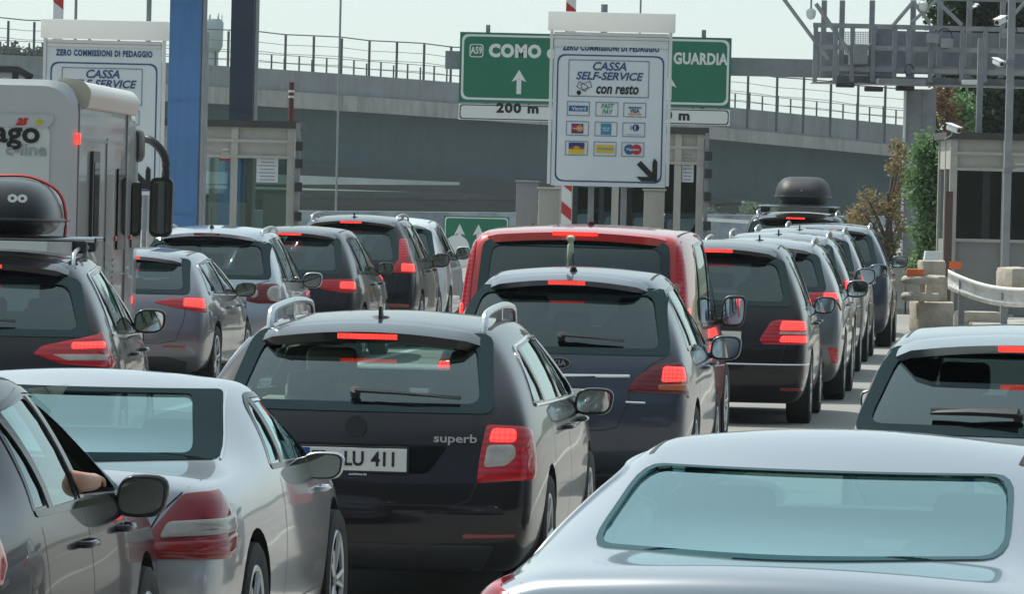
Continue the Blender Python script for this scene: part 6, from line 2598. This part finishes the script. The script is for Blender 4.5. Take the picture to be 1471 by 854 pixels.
# ------------------------------------------------------------------ motorhome
def motorhome():
    s = 182.0
    d = 8000 / s
    q = at(110, 250, d)
    Wm, Lm, Hm = 2.27, 7.2, 2.88
    yaw = R(1.0)
    root = empty('motorhome', (q.x - Wm / 2, d, 0), -yaw)
    tag(root, 'silver-grey motorhome with a white awning and big black mirror', 'motorhome')
    MG = simple('motorhome_grey', (.52, .54, .56), .35, .1, coat=.6, var=.05, vscale=1)
    MGL = simple('motorhome_rear_panel', (.62, .66, .65), .4, .0, coat=.5, var=.04, vscale=1)
    MSD = simple('motorhome_side_silver', (.32, .335, .35), .28, .4, coat=.6, var=.05, vscale=1)
    hw = Wm / 2
    # body: rounded rear outline extruded forward, tapering at the cab
    prof = round_poly([(-hw, .55), (hw, .55), (hw, Hm), (-hw, Hm)], .26, 8)
    st = [(.10, .93, -.06), (.0, .985, -.02), (.06, 1.0, 0), (4.6, 1.0, 0), (5.4, .995, -.02), (6.2, .97, -.35), (6.9, .92, -1.0), (7.2, .85, -1.5)]
    st = [(.0, .955, -.05), (.05, 1.0, 0), (4.6, 1.0, 0), (5.4, .995, -.04), (6.1, .97, -.40), (6.8, .92, -1.1), (7.2, .86, -1.6)]
    vs, fs = [], []
    n = len(prof)
    for (y, k, dz) in st:
        for p in prof:
            z = .55 + (p.y - .55) * (Hm + dz - .55) / (Hm - .55)
            vs.append((p.x * k, y, z))
    for i in range(len(st) - 1):
        for j in range(n):
            fs.append((i * n + j, i * n + (j + 1) % n, (i + 1) * n + (j + 1) % n, (i + 1) * n + j))
    fs.append(tuple(range(n))[::-1]); fs.append(tuple((len(st) - 1) * n + j for j in range(n)))
    fm = []
    for f in fs:
        c = sum((Vector(vs[i]) for i in f), Vector()) / len(f)
        fm.append(1 if abs(c.x) > hw * .9 and c.y > .1 else 0)
    mesh_ob('body', vs, fs, [MG, MSD], root, fm, True, None, 35)
    MB().bbox((0, Lm / 2 - .1, .42), (Wm - .2, Lm - .5, .3), .05).build('chassis', M_PLAS, root, True)
    # recessed lighter rear panel
    MB().prism([(p.x, -.012, p.y) for p in round_poly([(-.92, .95), (.92, .95), (.92, 2.55), (-.92, 2.55)], .12, 5)], None, (0, .03, 0)).build('rear_panel', MGL, root)
    MB().prism([(p.x, -.018, p.y) for p in round_poly([(-.92, 2.50), (.92, 2.50), (.96, 2.60), (-.96, 2.60)], .04, 5)], None, (0, .02, 0)).build('rear_panel_lip', MG, root)
    X = lambda px: (px - 110) / s + hw
    Z = lambda py: at(60, py, d).z
    text('lettering', 'carthago', .235, M_INK, root, (X(57), -.019, Z(192)), align='RIGHT', bold=.006, sx=1.12)
    text('lettering', 'chic c-line', .135, simple('outline_grey', (.33, .36, .38), .4), root, (X(67), -.019, Z(216)), align='RIGHT', bold=.002, sx=1.12)
    text('lettering', '25', .07, M_REDP, root, (X(29), -.019, Z(176)), bold=.006, shear=.4, sx=1.1)
    text('lettering', '4y', .055, simple('lime', (.5, .55, .05), .4), root, (X(54), -.019, Z(175)), bold=.004, shear=.4, sx=1.2)
    # corner seam, marker lamps
    MB().box((hw + .004, .12, 1.75), (.012, .05, 1.9)).build('corner_trim', M_GALV, root)
    for z in (Z(198),):
        MB().bbox((hw + .005, .04, z), (.04, .05, .09), .012).build('marker_lamp', M_LED, root, True)
    for y, z in ((.55, 1.62), (3.5, 1.60), (5.0, 1.6)):
        MB().bbox((hw + .008, y, z), (.02, .12, .04), .008).build('side_marker', M_REDL, root, True)
    for s_ in (-1, 1):
        m = MB().bbox((s_ * .95, -.03, .80), (.18, .05, .42), .02).build('taillight', M_REDL, root, True)
        MB().bbox((s_ * .95, -.058, .88), (.12, .02, .12), .01).build('lit_lamp', M_LED, m, True)
    # side window, upper stripe, door outline
    def side_rect(name, y0, z0, y1, z1, mt, t=.012, r=.05):
        P = round_poly([(y0, z0), (y1, z0), (y1, z1), (y0, z1)], r, 4)
        return MB().prism([(hw - .004, p.x, p.y) for p in P], None, (t, 0, 0)).build(name, mt, root)
    w = side_rect('side_window', 1.15, 1.55, 1.75, 2.33, M_PLAS, .03)
    P = round_poly([(1.24, 1.64), (1.66, 1.64), (1.66, 2.24), (1.24, 2.24)], .05, 4)
    MB().prism([(hw + .026, p.x, p.y) for p in P], None, (.006, 0, 0)).build('window_pane', M_TRIM, w)
    side_rect('side_stripe', .2, 2.40, 4.3, 2.43, M_GALV, .012, .01)
    side_rect('entrance_door', 2.55, .75, 3.2, 2.45, MSD, .014, .06)
    side_rect('side_window', 3.6, 1.5, 4.3, 2.2, M_TRIM, .02)
    side_rect('lower_stripe', .2, 1.28, 5.0, 1.30, M_GALV, .012, .01)
    side_rect('cab_window', 5.1, 1.50, 6.05, 2.08, M_TRIM, .012, .08)
    MB().box((hw + .004, 4.45, 1.65), (.02, .05, 2.1)).build('side_seam', M_GALV, root)
    # louvre
    m = MB()
    for i in range(9): m.box((hw + .012, 3.35, 1.02 + i * .05), (.01, .30, .018))
    m.build('vent_grille', M_GALV, root)
    # awning
    a0, a1 = .35, 5.0
    m = MB()
    P = round_poly([(-.13, -.09), (.10, -.12), (.13, .02), (.06, .10), (-.13, .12)], .04, 3)
    m.prism([(hw - .06 + p.x, a0, Hm - .10 + p.y) for p in P], None, (0, a1 - a0, 0))
    m.build('awning', simple('awning_white', (.70, .70, .66), .4), root, True)
    m = MB()
    m.prism([(hw - .06 + p.x * 1.08, a0 - .03, Hm - .10 + p.y * 1.08) for p in P], None, (0, .03, 0))
    m.build('awning_cap', simple('awning_cap', (.55, .52, .42), .5), root)
    # roof rail (black) across the back, skylight
    m = MB()
    m.tube([(-.95, .35, Hm + .08), (.62, .35, Hm + .08), (.72, .40, Hm + .02)], .035, 8)
    for x in (-.9, -.5, -.1, .3, .6): m.box((x, .35, Hm + .03), (.05, .05, .10))
    m.build('roof_rack', M_PLAS, root, True)
    MB().bbox((-.1, 2.2, Hm + .04), (.7, .7, .10), .03).build('skylight', M_PLAS, root, True)
    # mirror on long arm
    xm, ym = hw * .95 + .20, 6.55
    zc = at(230, 298, d + ym).z
    m = MB()
    m.tube(smooth_path([(hw * .93, ym + .1, zc + .62), (hw * .93 + .13, ym, zc + .60), (xm + .03, ym - .02, zc + .45), (xm + .03, ym, zc + .2)], 4), .038, 10, rs=None)
    P = round_poly([(-.10, -.27), (.10, -.27), (.11, .27), (-.10, .27)], .07, 5)
    m.prism([(xm + p.x, ym - .06, zc + p.y) for p in P], None, (0, .16, 0))
    o = m.build('mirror', M_PLAS, root, True)
    P2 = [(xm + p.x * .82, ym - .064, zc + p.y * .88) for p in P]
    MB().prism(P2, None, (0, -.003, 0)).build('mirror_glass', simple('dim_mirror_glass', (.35, .38, .38), .03, 1.0), o)
    MB().bbox((hw * .93 + .02, 5.95, zc + .55), (.16, .5, .3), .06).build('cab_mirror_cover', M_PLAS, root, True)
    for y in (1.5, 6.3):
        for s_ in (-1, 1):
            t = bpy.data.objects.new('wheel', TYRE_ME); link(t, root)
            t.location = (s_ * (hw - .14), y, .35); t.scale = (s_ * 1.1, 1.07, 1.07)
            link(bpy.data.objects.new('rim', RIM_ME), t)
    return root


motorhome()


# ------------------------------------------------------------------ roof boxes
def roof_box(host, x, y, z, L, W, H, mat_, label, strap=False, letters=None, bars=True):
    rt = host['root']
    Mx = rt.matrix_basis @ Matrix.Translation((x, y, z))
    root = bpy.data.objects.new('roof_box', None)
    link(root)
    root.matrix_world = Mx
    tag(root, label, 'roof box')
    nx, ny = 26, 20

    def shell(z0, z1, kx, name, flip=False):
        vs, fs = [], []
        rows = 8
        for i in range(rows + 1):
            ph = math.pi / 2 * i / rows
            rr, zz = (math.cos(ph) ** .42, math.sin(ph) ** 1.15) if z1 > z0 else (math.cos(ph) ** .28, math.sin(ph) ** 1.3)
            for j in range(nx * 2):
                th = 2 * math.pi * j / (nx * 2)
                cx_, cy_ = math.cos(th), math.sin(th)
                X = math.copysign(abs(cx_) ** .45, cx_) * W / 2 * kx
                Y = math.copysign(abs(cy_) ** .55, cy_) * L / 2
                Y0 = Y * rr
                X0 = X * rr * (1 - .18 * max(0, Y / (L / 2)))
                vs.append((X0, L / 2 + Y0, z0 + (z1 - z0) * zz))
        n2 = nx * 2
        for i in range(rows):
            for j in range(n2):
                fs.append((i * n2 + j, i * n2 + (j + 1) % n2, (i + 1) * n2 + (j + 1) % n2, (i + 1) * n2 + j))
        fs.append(tuple(range(n2))[::-1])
        o = mesh_ob(name, vs, fs, mat_, root, None, True, None, 40)
        return o
    shell(H * .30, H, 1.0, 'lid')
    shell(H * .28, 0, .93, 'tray')
    MB().tube([(W / 2 * math.copysign(abs(math.cos(t)) ** .45, math.cos(t)) * 1.01 * (1 - .18 * max(0, math.sin(t))), L / 2 + L / 2 * 1.003 * math.copysign(abs(math.sin(t)) ** .55, math.sin(t)), H * .29) for t in [2 * math.pi * i / 48 for i in range(49)]], .016, 6).build('rim_seal', M_INK, root, True)
    MB().cyl((0, -.012, H * .5), (0, .02, H * .5), .016, 10).build('lock', M_CHROME, root, True)
    if letters:
        text('lettering', letters, .10, M_SIGNW, root, (W / 2 - .17, -.012 + .0, H * .68), align='RIGHT', bold=.004, sx=1.15, rot=(R(78), 0, 0))
    if strap:
        P = [(W / 2 * 1.02, .80, -.02), (W / 2 * 1.03, .80, H * .42), (W / 2 * .90, .80, H * .80), (W / 2 * .5, .80, H * 1.03), (0, .80, H * 1.04), (-W / 2 * .5, .80, H * 1.03), (-W / 2 * .9, .80, H * .8), (-W / 2 * 1.03, .80, H * .42)]
        m = MB()
        Q = smooth_path(P, 4)
        m.tube(Q, .022, 6, flat=.5)
        m.build('strap', simple('red_strap', (.62, .05, .05), .6), root, True)
    return root


def roof_bars(host, ys, z, hw, label):
    rt = host['root']
    for i, y in enumerate(ys):
        root = bpy.data.objects.new('roof_bar', None)
        link(root)
        root.matrix_world = rt.matrix_basis @ Matrix.Translation((0, y, z))
        tag(root, label[i], 'roof bar', 'roof bars')
        MB().bbox((0, 0, 0), (hw * 2, .075, .028), .010).build('bar', M_ALU, root, True)
        for s in (-1, 1):
            MB().bbox((s * (hw - .10), 0, -.045), (.10, .10, .085), .02).build('clamp', M_PLAS, root, True)
            MB().bbox((s * (hw + .005), 0, 0), (.012, .078, .03), .004).build('end_cap', M_PLAS, root)


for c in CARS:
    make_car(c)

M_BOX = simple('black_roof_box_plastic', (.008, .009, .011), .3, coat=.1, spec=.3)
M_BOXG = simple('textured_roof_box_plastic', (.022, .024, .028), .55, bump=.15, bscale=60)
roof_bars(skoda, (1.35, 2.15), 1.70, .66, ['rear silver roof bar under the glossy roof box with red strap', 'front silver roof bar under the glossy roof box with red strap'])
roof_box(skoda, -.02, .80, 1.715, 1.95, .90, .38, M_BOX, 'glossy black roof box with a red strap and white letters at the left edge', True, 'oo')
roof_bars(suv_d6, (1.1, 2.1), 1.935, .62, ['rear roof bar under the matt roof box above the right queue', 'front roof bar under the matt roof box above the right queue'])
roof_box(suv_d6, .06, .75, 1.96, 1.9, .86, .44, M_BOXG, 'matt dark grey roof box on the tall black vehicle at the queue head')

person_in_car(black_saloon['root'], .36, 1.98, .60)

# plush toy tied to the aerial of the blue-grey hatchback
S_ = kia['S']
tp = S_.top(0, .95)[0]
toy = bpy.data.objects.new('toy_ornament', None)
link(toy)
toy.matrix_world = kia['root'].matrix_basis @ Matrix.Translation(tp + Vector((-.02, -.06, .14))) @ Matrix.Diagonal((1.2, 1.2, .75, 1))
tag(toy, 'small pale green soft ornament tied to the aerial of the blue-grey hatchback', 'ornament')
MT = simple('pale_green_plush', (.50, .55, .40), .9, var=.25, vscale=40)
MB().tube([(-.01, 0, -.08), (.0, 0, -.02), (.0, 0, .05), (.005, 0, .09)], .02, 10, rs=[.010, .020, .018, .008]).build('plush_body', MT, toy, True)
MB().tube([(-.012, 0, -.08), (-.016, 0, -.15)], .006, 6).build('tassel', MT, toy, True)
MB().tube([(0, 0, .07), (0, 0, .10), (0, 0, .125), (0, 0, .14)], .02, 10, rs=[.010, .026, .024, .008]).build('plush_head', MT, toy, True)
